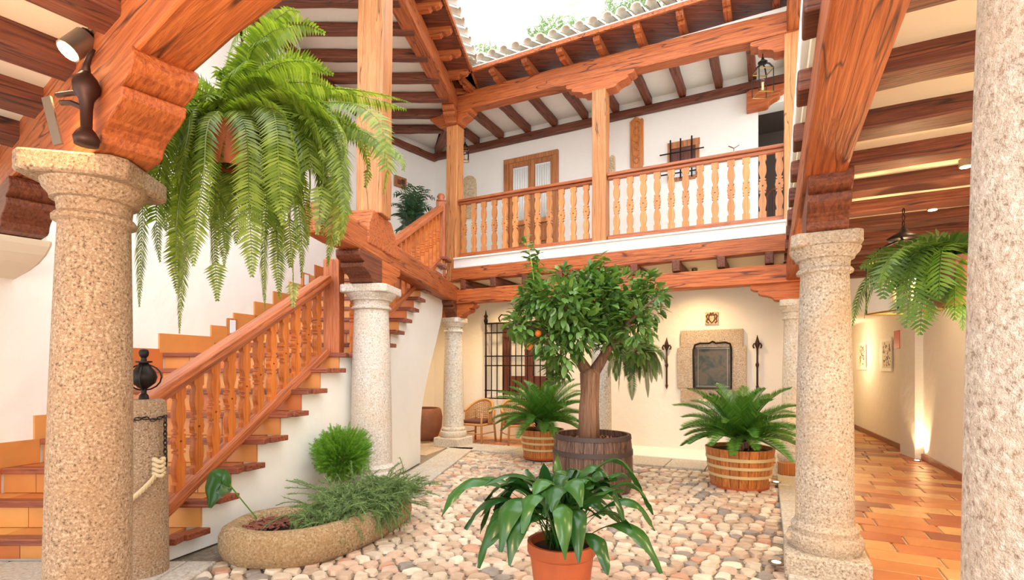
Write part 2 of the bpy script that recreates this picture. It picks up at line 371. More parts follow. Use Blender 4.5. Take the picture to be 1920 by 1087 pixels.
def cobbles():
    sx, sy = .155, .115; pts = {}
    rs = random.Random(3)
    ca, sa = math.cos(.12), math.sin(.12)
    for i in range(-30, 60):
        for j in range(0, 90):
            x = (i + (j % 2) * .5 + rs.uniform(-.3, .3)) * sx; y = (j + rs.uniform(-.3, .3)) * sy + 2.9
            pts[(i, j)] = (x, y)
    cells = []
    for (i, j), (x, y) in pts.items():
        if not inside(x, y, court): continue
        poly = [(x + .22 * math.cos(a * math.pi / 4), y + .22 * math.sin(a * math.pi / 4)) for a in range(8)]
        for di in (-2, -1, 0, 1, 2):
            for dj in (-2, -1, 0, 1, 2):
                q = pts.get((i + di, j + dj))
                if q is None or (di == 0 and dj == 0): continue
                dx, dy = q[0] - x, q[1] - y; l = math.hypot(dx, dy); 
                poly = clip(poly, (x + q[0]) / 2 - dx / l * .009, (y + q[1]) / 2 - dy / l * .009, dx / l, dy / l)
                if len(poly) < 3: break
            if len(poly) < 3: break
        if len(poly) >= 3: cells.append((x, y, poly))
    cells.sort(key=lambda c: math.hypot(c[0], c[1]) * (1 if abs(c[0]) / c[1] < 1.02 else 3))
    rest = MB()
    for k, (x, y, poly) in enumerate(cells):
        # soften corners: insert cut corners
        q = []
        for i in range(len(poly)):
            a = V((*poly[i - 1], 0)); b = V((*poly[i], 0)); c = V((*poly[(i + 1) % len(poly)], 0))
            if (a - b).length < .012 and (c - b).length < .012: continue
            q += [b + (a - b) * .25, b + (c - b) * .25]
        if len(q) < 4: continue
        n = len(q); hz = rs.uniform(.002, .02); c0 = V((x, y, 0))
        mb = MB() if k < 290 else rest
        top = [c0 + (p - c0) * .84 + Z * hz for p in q]; bot = [p - Z * .016 for p in q]
        mb.add(bot + top, [(i, (i + 1) % n, (i + 1) % n + n, i + n) for i in range(n)] + [tuple(range(n, 2 * n))])
        if k < 290: mb.build('cobblestone', 'cobble', floor)
    rest.build('cobblestone_field', 'cobbles', floor, kind='stuff')
cobbles()

def tile_field(parent, o, ux, uy, a, b, nx, ny, poly, z, th=.03, name='floor_tile', mt='tile', gap=.02, off=.5, shade=None):
    meshes = {}
    rs = random.Random(11)
    for j in range(ny):
        sh = rs.uniform(0, 1) if off else 0
        for i in range(-1, nx):
            c = V(o) + V(ux) * ((i + sh + .5) * a) + V(uy) * ((j + .5) * b)
            cs = []
            pg = [(c + V(ux) * (s1 * (a - gap) / 2) + V(uy) * (s2 * (b - gap) / 2)) for s1, s2 in ((-1, -1), (1, -1), (1, 1), (-1, 1))]
            q = [(p.x, p.y) for p in pg]
            # clip against convex poly
            for k in range(len(poly)):
                x0, y0 = poly[k]; x1, y1 = poly[(k + 1) % len(poly)]; dx, dy = x1 - x0, y1 - y0; l = math.hypot(dx, dy)
                q = clip(q, x0, y0, dy / l, -dx / l)
                if len(q) < 3: break
            if len(q) < 3: continue
            ar = abs(sum(q[k][0] * q[(k + 1) % len(q)][1] - q[(k + 1) % len(q)][0] * q[k][1] for k in range(len(q)))) / 2
            if ar < .01: continue
            z1 = z + rs.uniform(-.002, .003); n = len(q)
            cc = V((sum(p[0] for p in q) / n, sum(p[1] for p in q) / n, 0))
            mb = MB(); mb.add([V((x, y, z - th)) for x, y in q] + [V((x, y, z1 - .006)) for x, y in q] + [cc + (V((x, y, 0)) - cc) * .965 + Z * z1 for x, y in q],
                [(k, (k + 1) % n, (k + 1) % n + n, k + n) for k in range(n)] + [(k + n, (k + 1) % n + n, (k + 1) % n + 2 * n, k + 2 * n) for k in range(n)] + [tuple(range(2 * n, 3 * n))])
            mb.build(name, mt, parent)
# right gallery floor (from court edge to right wall)
RW = V((6.38, 7.35, 0)); RWe = V((7.11, 8.88, 0)); dRW = (RWe - RW).normalized(); RWb = RW - dRW * 9
br0 = V((P5.x, P5.y, 0)) + NR * .24
rpoly = [(br0 - DR * 4.4), RWb + dRW * .6, RWe, V((9.3, 14, 0)), V((7.6, 14, 0)), CE, P4 + NR * .24]
rp = [(p.x, p.y) for p in rpoly]
fr = slab('floor', rp, -.02, .012, 'grout')
convR = [(p.x, p.y) for p in (br0 - DR * 4.4, RWb + dRW * .6, RWe + dRW * .0, V((7.37, 9.54, 0)) + V((1.8, 4.3, 0)), V((7.5, 13.8, 0)), P4 + NR * .24)]
tile_field(fr, V((convR[0][0], convR[0][1], 0)) - NR * .3, NR, DR, .52, .27, 7, 55, convR, .03)
# far / left gallery floor
fl_poly = [(P3 - DL * 1.2 + NL * .2), P3 - D * .1 + N * .3, P4 + N * .3 , CE, CF, LW[4], LW[3]]
ffl = slab('floor', [(p.x, p.y) for p in fl_poly], -.02, .012, 'grout')
convF = [(p.x, p.y) for p in (P3 + N * .3 - D * 1.8, P3 + N * .3 + D * 5.5, CE - D * .3, CF)]
tile_field(ffl, P3 + N * .3 - D * 2.4, D, N, .45, .28, 18, 5, convF, .03)
# stone border slabs
slab('floor_whitewashed', [(p.x, p.y) for p in (P3 + D * 2.5 + N * .34, P4 + N * .34 - D * .3, P4 + N * 1.5 - D * .3, P3 + D * 2.5 + N * 1.5)], 0, .055, 'whitewash', bevel=.01)
def strip(a, b, w, n, nrm, z=.035, name='border_slab', mt='slab'):
    a = V(a); b = V(b); d = (b - a).normalized(); L = (b - a).length; t = 0; k = 0
    while t < L - .05:
        l = min(L - t, L / n * U(.8, 1.2)); o = a + d * t
        MB().obox(o + d * .006 + V(nrm) * .006 - Z * .05, d, nrm, (0, 0, 1), l - .012, w - .012, z + .05).build(name, mt, floor, bevel=.01); t += l
strip(P3 - N * .42 + D * .1, P4 - N * .42 - D * .1, .76, 8, N, .04)
strip(P2 + V((.02, -.1, 0)), P3 - DL * .35, .52, 5, -NL, .04)
strip(P5 - DR * .35 - NR * .26, P4 - DR * .4 - NR * .26, .5, 5, NR, .05)
strip(P5 - DR * 3.3 - NR * .26, P5 - DR * .36 - NR * .26, .5, 4, NR, .05)
strip(V((-5.4, 3.0, 0)), V((1.9, 3.0, 0)), .55, 9, V((0, 1, 0)), .03)
strip(V((-6.2, 3.56, 0)), V((-2.4, 3.56, 0)), .62, 5, V((0, 1, 0)), .03)
strip(V((-6, 2.4, 0)), V((1.5, 2.4, 0)), .58, 9, V((0, 1, 0)), .03)

# ---------------------------------------------------------------- walls
ZC = 6.92    # upper ceiling
ZR = 3.62    # lower ceiling plaster
holes = []
def hole(u0, v0, u1, v1):
    s0, s1 = fw(u0), fw(u1); um = (u0 + u1) / 2
    z0 = fw(um, v1)[1]; z1 = fw(um, v0)[1]; return (s0 - FW0, s1 - FW0, z0, z1)
h_win = hole(912, 602, 1036, 742)
h_dark = (fw(1421) - FW0, fw(1530) - FW0, 3.76, fw(1440, 196)[1])
h_upw = hole(1257, 268, 1309, 336)
wall('wall_back', CF, CE, 0, ZC + .1, .35, [h_win, h_dark, h_upw])
q0 = W0 + D * fw(1405) + N * .34; q1 = W0 + D * (FW1 + .6) + N * .34
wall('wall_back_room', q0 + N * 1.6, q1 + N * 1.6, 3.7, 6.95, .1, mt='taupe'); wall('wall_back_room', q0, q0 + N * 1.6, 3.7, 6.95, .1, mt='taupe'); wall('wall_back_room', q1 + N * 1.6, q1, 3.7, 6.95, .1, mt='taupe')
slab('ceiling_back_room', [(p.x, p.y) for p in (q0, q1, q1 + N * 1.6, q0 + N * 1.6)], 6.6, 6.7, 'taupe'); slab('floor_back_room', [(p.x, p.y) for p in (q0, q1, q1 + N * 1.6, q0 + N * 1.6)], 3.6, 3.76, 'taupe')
for a, b in zip(LW[:-1], LW[1:]):
    wall('wall_left', a, b, 0, ZC + .1, -.3 if False else .3)
# right wall, pilaster, corridor
wall('wall_right', RWe, RWb, 0, 3.8, .3)
cw0 = V((7.37, 9.54, 0)); cwd = (V((9.15, 13.8, 0)) - cw0).normalized()
wall('wall_right_corridor', V((9.15, 13.8, 0)) + cwd * .3, cw0, 0, 3.8, .3)
pil = MB(); pa = V((7.06, 8.82, 0)); pb2 = V((7.30, 9.56, 0))
pdir = (pb2 - pa).normalized(); pn = V((-pdir.y, pdir.x, 0))
pil.obox(pa + pn * .10, pdir, -pn, Z, .62, .4, 3.7); pil.build('wall_right_pilaster', 'plaster', kind='structure')
wall('wall_corridor_header', V((5.2, 9.75, 0)), V((7.6, 9.75, 0)), 2.66, 3.8, .35)
wall('wall_corridor_end', V((6.6, 13.9, 0)), V((9.6, 13.9, 0)), 0, 3.0, .1, mt='cream')
wall('wall_corridor_left', CE + V((0, 0, 0)), V((7.5, 13.9, 0)), 0, 3.8, .2, mt='cream')
slab('ceiling', [(5.2, 9.9), (7.8, 9.9), (10, 14), (6.6, 14)], 2.72, 2.8, 'plaster')
# red-brown skirting
def skirt(name, a, b, h=.1, t=.03, mt='nosing'):
    a = V(a); b = V(b); d = (b - a).normalized(); n = V((-d.y, d.x, 0))
    beam(name, a + n * -t / 2 + Z * .03, b + n * -t / 2 + Z * .03, t, h, mt, kind='structure', jit=.001, bevel=.004)
skirt('baseboard_right', RWe - dRW * .02, RWb + dRW * 1); skirt('baseboard_corridor', V((9.1, 13.7, 0)), cw0)

# ---------------------------------------------------------------- ceilings & joists
# near gallery ceiling
nb0 = V((-2.15, 2.70, 0)); zbn = 2.92; zjn = 3.12
npoly = [nb0 - DN * 2.9, nb0 + DN * 4.3, V((.6, -1.8, 0)), V((-6.5, -1.8, 0))]
c_near = slab('ceiling', [(p.x, p.y) for p in npoly], zjn + .12, zjn + .3, 'cream')
for k in range(-4, 6):
    q = nb0 + DN * (k * .66 + .56) + NN * .05
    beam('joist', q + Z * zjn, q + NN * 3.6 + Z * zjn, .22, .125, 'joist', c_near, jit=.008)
# right gallery ceiling
rb0 = V((1.363, 1.92, 0)); zbr = 2.98; zjr = 3.27
rpol = [rb0 - DR * 3.5 - NR * .13, rb0 - DR * 3.5 + NR * 2.4, RWe + NR * .4, V((7.6, 9.75, 0)), V((5.2, 9.75, 0)), P4 + N * 1.4 - NR * .0, P4 + DR * .1 - NR * .13]
c_r = slab('ceiling', [(p.x, p.y) for p in rpol], zjr + .125, zjr + .3, 'cream')
t0 = (V((2.13, 2.87 - .25, 0)) - rb0).dot(DR)
for k in range(-5, 12):
    q = rb0 + DR * (t0 + .35 + k * .76)
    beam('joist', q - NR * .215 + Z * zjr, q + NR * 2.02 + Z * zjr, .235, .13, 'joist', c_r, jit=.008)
# far gallery lower ceiling
fp = [P3 - D * .3 - N * .12, P4 + D * .2 - N * .12, CE + D * .3, CF]
c_f = slab('ceiling', [(p.x, p.y) for p in fp], 3.37, 3.5, 'cream')
for k in range(9):
    q = P3 + D * (.35 + k * .68)
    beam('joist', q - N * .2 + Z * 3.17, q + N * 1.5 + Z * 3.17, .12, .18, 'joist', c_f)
# upper floor slab edge (white band) above
beamz = 3.35
band = MB(); band.obox(P3 - N * .16 + D * .1 + Z * 3.6, D, N, Z, (P4 - P3).length - .1, .12, .2)
band.build('trim_1', 'whitewash', kind='structure', bevel=.02)
mb = MB(); mb.obox(P3 - N * .2 + D * .12 + Z * 3.775, D, N, Z, (P4 - P3).length - .15, .2, .035); mb.build('trim_2', 'whitewash', kind='structure', bevel=.01)
slab('floor_upper', [(p.x, p.y) for p in (P3 - D * .2 - N * .04, P4 - N * .04, CE, CF)], 3.51, 3.76, 'plaster')
# left upper: landing piece behind P3 up to corner
slab('floor_upper_left', [(p.x, p.y) for p in (P3 - D * .21 - DL * .15, CF - D * .02, LW[4], LW[4] - DL * .9 + V((.2, 0, 0)), P3 - DL * .15 - D * .9)], 3.51, 3.76, 'plaster')
# far upper ceiling
def zb(s): return 6.80 - .20 * s / 6.14     # underside of far upper beam at s along it
fp2 = [P3 - N * .1 - D * .1, P4 - N * .1 + D * 1.2, CE + D * 1.2, CF]
c_fu = slab('ceiling_upper_back', [(p.x, p.y) for p in fp2], 6.93, 7.02, 'plaster')
for u in (898, 943, 993, 1043, 1100, 1157, 1218, 1281, 1349, 1411, 1480):
    s = fw(u); q = W0 + D * s - Z * 0
    beam('joist', q - N * 1.5 + Z * 6.77, q - N * .06 + Z * 6.77, .13, .15, 'joist', c_fu)
beam('wall_plate', CF - N * .07 + D * .05 + Z * 6.63, CE - N * .07 + Z * 6.60, .12, .14, 'joist', c_fu)
# left upper ceiling
lp = [P3 + D * .1, CF, LW[4], LW[3], LW[2], LW[1], V((-4.8, 4.8, 0)), P2 - DL * 2.0]
c_lu = slab('ceiling_upper_left', [(p.x, p.y) for p in lp], 6.93, 7.02, 'plaster')
def leftX(y):
    for a, b in zip(LW[:-1], LW[1:]):
        if a.y <= y <= b.y: return a.x + (b.x - a.x) * (y - a.y) / (b.y - a.y)
    return -2
for k, y in enumerate((5.3, 5.97, 6.63, 7.3, 7.93, 8.6, 9.27, 9.93, 10.57, 11.25)):
    xr = (P2 + DL * (y - 6.45)).x if y < 10.4 else -1.25 + (y - 10.5) * -.3
    beam('joist', V((leftX(y) - .02, y, 6.77)), V((xr + (.05 if y < 10.2 else 0), y, 6.77)), .14, .15, 'joist', c_lu)
beam('hip_joist', P3 + Z * 6.74, CF + Z * 6.74 + V((.1, -.1, 0)), .15, .17, 'joist', c_lu)
for a, b in zip(LW[1:-1], LW[2:]):
    d_ = (b - a).normalized(); n_ = V((d_.y, -d_.x, 0))
    beam('wall_plate', a + n_ * .07 + Z * 6.62, b + n_ * .07 + Z * 6.62, .12, .13, 'joist', c_lu)

# ---------------------------------------------------------------- columns
def column(c, r, mt, label, ang=0, zt=2.62, ab=.26, group=None, plinth=True):
    t = thing('stone_column', label, 'column', c, group)
    k = r / .2; z0 = .2
    prof = [(.262 * k, z0), (.275 * k, z0 + .03), (.285 * k, z0 + .07), (.27 * k, z0 + .115), (.245 * k, z0 + .125), (.245 * k, z0 + .15), (.25 * k, z0 + .17), (.235 * k, z0 + .195), (.218 * k, z0 + .21)]
    zs = zt - .30
    for i in range(9):
        f = i / 8; prof.append(((.216 + .008 * math.sin(f * math.pi) - .038 * f) * k, z0 + .24 + (zs - z0 - .24) * f))
    prof += [(.182 * k, zs + .005), (.205 * k, zs + .015), (.208 * k, zs + .035), (.195 * k, zs + .05), (.182 * k, zs + .055), (.185 * k, zs + .09), (.19 * k, zs + .115), (.215 * k, zs + .12), (.22 * k, zs + .14), (.25 * k, zs + .17), (.262 * k, zs + .2)]
    b = MB(); b.lathe([(a, z) for a, z in prof], (c[0], c[1], 0), 40); b.build('shaft', mt, t, smooth='auto')
    ca, sa = math.cos(ang), math.sin(ang); ux = V((ca, sa, 0)); uy = V((-sa, ca, 0)); h = ab
    ch = .05; poly = [(-h + ch, -h), (h - ch, -h), (h, -h + ch), (h, h - ch), (h - ch, h), (-h + ch, h), (-h, h - ch), (-h, -h + ch)]
    mb = MB(); n = 8; cc = V((c[0], c[1], 0))
    mb.add([cc + ux * x * .97 + uy * y * .97 + Z * (zt - .10) for x, y in poly] + [cc + ux * x + uy * y + Z * (zt - .085) for x, y in poly] + [cc + ux * x + uy * y + Z * zt for x, y in poly],
           [tuple(range(n - 1, -1, -1)), tuple(range(2 * n, 3 * n))] + [(i + o, (i + 1) % n + o, (i + 1) % n + n + o, i + n + o) for o in (0, n) for i in range(n)])
    mb.build('abacus', mt, t, bevel=.012)
    if plinth:
        h = .30 * k; MB().obox(cc - ux * h - uy * h, ux, uy, Z, 2 * h, 2 * h, .2).build('plinth', mt, t, bevel=.02)
    return t
aL = math.atan2(DL.y, DL.x) - math.pi / 2; aF = math.atan2(D.y, D.x); aR = math.atan2(DR.y, DR.x) - math.pi / 2
colA = column(P1, .168, 'granite', 'warm speckled granite column under the iron fitting, left foreground beside the fern', 0.18, ab=.245)
colA.rotation_euler = (0, math.radians(1.1), 0)
column(P2, .236, 'graniteq', 'thick pale granite column beside the stair landing, behind the stone trough', aL, ab=.30)
column(P3, .196, 'granitew', 'worn whitish stone column next to the wicker chair in the far left corner', aF, ab=.23)
column(P7, .17, 'granitew', 'white column half hidden behind the orange tree trunk', aF, ab=.22)
column(P4, .18, 'granitew', 'far right column behind the sago palm, partly hidden by the granite column', aR, ab=.22)
column(P5, .186, 'granitep', 'speckled granite column on a square plinth at the edge of the tiled gallery', aR, ab=.235)
column(P6, .205, 'graniteR', 'coarse pitted granite column cut off by the right edge of the picture', aR, zt=2.9, ab=.28)

# ---------------------------------------------------------------- timber brackets, beams, posts
def bracket(c, z, d, L, w, h, label, mt='beam', one=False, back=.2, name='timber_bracket'):
    d = V(d).normalized(); n = V((-d.y, d.x, 0)); c = V((c[0], c[1], z))
    half = [(.40, 0), (.47, .04), (.50, .16), (.55, .24), (.60, .27), (.62, .30), (.74, .36), (.82, .44), (.84, .58), (.80, .62), (.86, .64), (.94, .68), (1.0, .78), (1.0, .92), (.98, 1.0)]
    right = [(x * L, y * h) for x, y in half]
    left = [(-back, h), (-back, 0)] if one else [(-x * L, y * h) for x, y in reversed(half)]
    poly = (left if not one else left) + right if one else left + right
    if one: poly = [(-back, 0)] + right + [(-back, h)]
    else: poly = [(-x, y) for x, y in reversed(right)] + right
    mt = {'beam': 'beamn', 'joist': 'joistn'}.get(mt, mt)
    o = MB().prism(poly, (0, -w / 2, 0), (1, 0, 0), (0, 0, 1), (0, 1, 0), w).build(name, mt, loc=(0, 0, 0), bevel=.008, label=label, cat='bracket')
    o.location = c * S; o.rotation_euler = (0, 0, math.atan2(d.y, d.x)); WL[o.name] = c; return o
zc = 2.62
bracket(nb0 + DN * .06, zc, DN, .78, .25, .31, 'carved timber bracket on top of the left foreground column')
bracket(P2, zc, DL, .66, .27, .34, 'carved timber bracket on the thick column by the stair landing, along the beam', one=True, back=.0)
bracket(P2, zc + .001, -DL, .66, .29, .335, 'shade-toned stepped bracket pointing at the viewer from the thick column by the stairs', 'joist', one=True, back=-.005)  # darker wood puts the shade of its end face into the colour
bracket(P3, zc, D, .55, .24, .27, 'carved bracket pointing right on the worn whitish column in the far left corner', one=True)
bracket(P3, zc + .001, -DL, .5, .22, .32, 'stepped bracket pointing at the viewer on the worn whitish column in the corner', 'joist', one=True)
bracket(P7, zc, D, .5, .22, .26, 'carved bracket on the white column behind the orange tree')
bracket(P4, zc, -D, .62, .24, .26, 'carved bracket pointing left at the right end of the lower far beam', one=True)
bracket(P5, zc, DR, .55, .27, .36, 'dark moulded bracket on top of the granite column beside the tiled gallery', 'joist')
nl = nb0 - DN * 1.95
bracket(nl - DN * .15, 2.61, DN, .60, .27, .31, 'rounded dark bracket at the left edge of the picture under the foreground beam', 'joist', one=True, back=.4)
# plaster haunch carrying it
hp = MB(); arc = [(-.9, 0), (-.9, .9), (.02, .9)] + [(.02 - .75 * (i / 8) ** 1.0, .78 - .75 * math.sin(math.pi / 2 * i / 8) ** 1.3) for i in range(9)]
hp.prism([(-1.4, .6), (-.3, .6), (-.1, .0), (.10, .0), (.04, -.04), (-.1, -.09), (-.35, -.13), (-.7, -.15), (-1.4, -.16)], nl - DN * .15 + NN * .2 + Z * 2.605, DN, Z, -NN, .4)
hp.build('wall_left_haunch', 'cream', kind='structure', bevel=.02)
beam('timber_beam', nb0 - DN * 2.75 + Z * zbn, nb0 + DN * 3.0 + Z * zbn, .235, .40, 'beam', seg=16, jit=.008, bevel=.02, label='huge foreground beam crossing the top left corner above the granite column', cat='beam')
beam('timber_beam', rb0 - DR * 2.6 + Z * zbr, P4 + NR * 0 + Z * 2.90, .27, .30, 'beam', seg=16, jit=.006, bevel=.02, label='long beam coming overhead from the top right onto the gallery column', cat='beam')
beam('timber_beam', P2 - DL * 1.35 + Z * 2.95, P3 + Z * 2.92, .27, .33, 'beam', seg=14, jit=.012, bevel=.03, label='rough beam sloping in view from the landing column down to the corner column', cat='beam')
beam('timber_beam', P3 - D * .1 - N * .06 + Z * 2.89, P4 + D * .1 - N * .06 + Z * 2.88, .22, .28, 'beam', seg=14, jit=.01, label='lowest far beam right behind the orange tree, resting on the far columns', cat='beam')
beam('timber_beam', P3 + D * .05 - N * .06 + Z * 3.355, P4 - N * .06 + Z * 3.345, .2, .25, 'beam', seg=14, jit=.008, label='far beam directly below the white band of the balcony', cat='beam')
beam('timber_beam', P3 - D * .12 + Z * 6.80, P4 + D * .3 + Z * 6.60, .24, .34, 'beam', seg=14, jit=.008, label='upper far beam carrying the eaves above the balcony', cat='beam')
beam('timber_beam', P3 + DL * .12 + Z * 6.80, P2 - DL * 1.8 + Z * 6.78, .26, .34, 'beam', seg=14, jit=.006, label='upper left beam rising to the top of the picture from the corner post', cat='beam')
beam('timber_beam', P4 + DR * .2 + Z * 6.62, rb0 + Z * 6.7, .26, .34, 'beam', seg=10, label='upper beam above the right corner post at the top of the picture', cat='beam')
# posts
def post(p, z0, z1, w, side, label, mt='post', lean=(0, 0)):
    p = V((p[0], p[1], 0)); sd = V(side).normalized()
    a = p + Z * z0 - sd * w / 2; b = p + Z * z1 - sd * w / 2 + V((lean[0], lean[1], 0))
    return beam('timber_post', a, b, w, w, mt, up=sd, seg=9, jit=.005, label=label, cat='post')
post(P2 + V((.03, 0, 0)), 3.50, 6.78, .33, DL, 'broad pale post rising from the beam above the stair landing', lean=(.03, 0))
post(P3, 3.36, 6.52, .26, N, 'square corner post between stair rail and balcony rail', lean=(.04, 0))
post(P7 - N * .02, 3.60, 6.48, .25, N, 'middle balcony post between the two balustrade sections')
post(P4 + V((-.05, 0, 0)), 3.60, 6.6, .23, N, 'slim pale post at the right end of the balcony')
zb7 = zb((P7 - P3).length)
bracket(P7, zb7 - .24, D, .62, .24, .25, 'ornate scrolled bracket on the middle balcony post')
bracket(P3, 6.52, D, .5, .24, .28, 'scrolled bracket at the top of the corner post')
bracket(P3, 6.521, -DL, .45, .24, .27, 'bracket pointing at the viewer on top of the corner post', one=True)
bracket(P4, 6.36, -D, .62, .24, .25, 'scrolled bracket at the upper right end of the balcony', one=True)
# block at foot of broad post
blk = MB(); blk.prism([(-.42, 0), (-.28, .24), (.30, .24), (.62, -.12), (.62, -.2), (-.42, -.2)], P2 + Z * 3.27 - NL * .15, DL, Z, NL, .32)
blk.build('post_foot', 'beam', label='sloping timber foot block under the broad pale post', cat='timber block', bevel=.02)
# end of right gallery: brackets and joist ends above the right wing beam + upper band
mb = MB(); mb.obox(rb0 - DR * 2.5 - NR * .2 + Z * 3.5, DR, NR, Z, (P4 - rb0).dot(DR) + 2.4, .14, .28); mb.build('trim_3', 'whitewash', kind='structure', bevel=.02)
mb = MB(); mb.obox(rb0 - DR * 2.5 - NR * .13 + Z * 3.27, DR, NR, Z, (P4 - rb0).dot(DR) + 2.3, .06, .23); mb.build('trim_4', 'whitewash', kind='structure')

# ---------------------------------------------------------------- eaves and roofs
def roll_tile(L=.55, r=.10):
    mb = MB(); n = 7; vs = []; 
    for k, (y, q) in enumerate(((0, 1.0), (L, .85))):
        for rr in (r * q, r * q - .02):
            for i in range(n + 1):
                a = math.pi * i / n; vs.append((rr * math.cos(a), y, rr * math.sin(a) * .9))
    m = n + 1; fs = []
    for i in range(n):
        fs += [(i, 2 * m + i, 2 * m + i + 1, i + 1), (m + i, m + i + 1, 3 * m + i + 1, 3 * m + i), (i, i + 1, m + i + 1, m + i), (2 * m + i, 3 * m + i, 3 * m + i + 1, 2 * m + i + 1)]
    mb.add(vs, fs); me = bpy.data.meshes.new('roof_tile'); me.from_pydata([v * S for v in mb.v], [], mb.f); me.materials.append(M['rooftile'])
    me.polygons.foreach_set('use_smooth', [True] * len(me.polygons)); return me
tile_me = roll_tile()
def rafter_mesh():
    poly = [(-.6, 0), (.30, 0), (.34, .03), (.34, .05), (.40, .03), (.47, .05), (.50, .10), (.50, .13), (-.6, .13)]
    mb = MB().prism(poly, (0, -.055, 0), (1, 0, 0), (0, 0, 1), (0, 1, 0), .11)
    me = bpy.data.meshes.new('rafter'); me.from_pydata([v * S for v in mb.v], [], mb.f); me.materials.append(M['beam']); return me
raf_me = rafter_mesh()
def eaves(name, a, b, inn, nr, nt, z, label, first=.3):
    a = V(a); b = V(b); d = (b - a).normalized(); L = (b - a).length; inn = V(inn)
    t = thing(name, label, 'roof', a + Z * z)
    MB().obox(a - inn * .5 + Z * (z + .15), d, inn, Z, L, 1.03, .04).build('soffit_board', 'joist', t)
    MB().obox(a + inn * .53 + Z * (z + .13), d, inn, Z, L, .04, .07).build('fascia_board', 'beam', t)
    MB().obox(a - inn * .5 + Z * (z + .19), d, inn, Z, L, 1.04, .05).build('mortar_bed', 'whitewash', t)
    if first < .3: MB().obox(P3 - D * .62 - N * .56 + Z * (z + .145), D, N, Z, .95, 1.0, .04).build('soffit_board', 'joist', t)
    ang = math.atan2(inn.y, inn.x)
    for k in range(nr):
        q = a + d * (first + (L - first * 1.3) * k / (nr - 1)) + Z * (z + .02)
        place(raf_me, 'rafter_tail', t, q, (0, 0, ang))
    for k in range(nt):
        q = a + d * (L * (k + .5) / nt) + Z * (z + .27)
        for rr in range(2):
            o = place(tile_me, 'roof_tile', t, q + inn * (.66 - .42 * rr) + Z * (.17 * rr), (math.radians(22), 0, ang + math.pi / 2 + U(-.04, .04)))
    return t
tF = eaves('tiled_roof', P3 + D * .2 - D * .0, P4 + D * .5, -N, 10, 27, 7.05, 'tiled eaves with carved rafter ends above the far balcony', .29)
tF.rotation_euler = (0, math.radians(1.6), 0) if False else (0, 0, 0)
tL = eaves('tiled_roof', P2 - DL * 1.9, P3 - DL * .1, -NL, 10, 24, 7.05, 'dark underside of the left wing eaves with rafter ends')
# roof slope behind, overexposed glare put into the pale colour of the courses
t = thing('upper_roof', 'higher roof with long courses painted overexposed pale above the far eaves', 'roof', P3 - N * .2 + Z * 7.3)
for k in range(6):
    o0 = P3 - D * 1.5 + N * (.30 + k * .20) + Z * (7.40 + k * .34)
    MB().obox(o0, D, N, Z, 11, .3, .34).build('roof_course', 'roofpale', t, bevel=.05)
    MB().obox(o0 - N * .06 + Z * .27, D, N, Z, 11, .3, .07).build('cornice', 'roofpale', t, bevel=.02)
wd = MB()
for (u, v, Y, rad, n) in ((1055, 55, 9.3, .42, 700), (1180, 22, 8.9, .42, 700), (1215, 8, 8.7, .3, 300), (905, 95, 10.3, .28, 260), (1010, 66, 9.5, .2, 150)):
    c = P(u, v, Y)
    for i in range(n):
        p = c + V((U(-1, 1) * rad, U(-.3, .3) * rad, U(-.45, .45) * rad * (1 - R() * .3))); q = p + V((U(-.09, .09), U(-.09, .09), U(0, .14)))
        w = V((U(-.02, .02), U(-.02, .02), .02)); wd.add([p, q, p + w], [(0, 1, 2)])
wd.build('roof_weeds', 'weed', kind='stuff', label='grey-green weeds growing on the eaves tiles of the far roof', cat='weeds')
# right wing / near wing upper storey (mostly overhead)
slab('ceiling_upper_right', [(p.x, p.y) for p in (rb0 + DR * 1.0 - NR * .1, rb0 + DR * 1.0 + NR * 2.3, RWe + NR * .5, P4 + DR * .1)], 6.96, 7.2, 'plaster')

# ---------------------------------------------------------------- balusters and railings
def baluster_mesh(name, h, w, th, mt, rows=None):
    rows = rows or [(0, .92), (.10, .92), (.105, .70), (.125, .62), (.15, .66), (.20, .86), (.26, .92), (.31, .80), (.36, .52), (.385, .46), (.39, .80), (.41, .80), (.415, .50), (.43, .50), (.435, .86), (.455, .88), (.46, .78), (.485, .94), (.50, 1.0)]
    full = rows + [(1 - z, a) for z, a in reversed(rows[:-1])]
    hole = .11 * w; zs = sorted({z for z, _ in full} | {.5 + dz * hole / h for dz in (-1, -.7, 0, .7, 1)})
    def wid(z):
        for (z0, a0), (z1, a1) in zip(full[:-1], full[1:]):
            if z0 <= z <= z1: return a0 if z1 == z0 else a0 + (a1 - a0) * (z - z0) / (z1 - z0)
        return full[-1][1]
    def hw(z):
        q = hole ** 2 - ((z - .5) * h) ** 2; return math.sqrt(q) if q > 1e-9 else 0
    mb = MB(); 
    for sgn in (-1, 1):
        vs = []; fs = []
        for z in zs:
            x0 = sgn * hw(z); x1 = sgn * wid(z) * w / 2
            vs += [V((x0, -th / 2, z * h)), V((x1, -th / 2, z * h)), V((x1, th / 2, z * h)), V((x0, th / 2, z * h))]
        for i in range(len(zs) - 1):
            a = i * 4; b = a + 4
            fs += [(a, a + 1, b + 1, b), (a + 1, a + 2, b + 2, b + 1), (a + 2, a + 3, b + 3, b + 2)]
            if hw(zs[i]) > 0 or hw(zs[i + 1]) > 0: fs.append((a + 3, a, b, b + 3))
        if sgn < 0: fs = [f[::-1] for f in fs]
        mb.add(vs, fs)
    me = bpy.data.meshes.new(name); me.from_pydata([v * S for v in mb.v], [], mb.f); me.materials.append(M[mt]); return me
bal_far = baluster_mesh('baluster', .99, .118, .055, 'balpale')
bal_st = baluster_mesh('baluster', 1.0, .105, .065, 'balz')
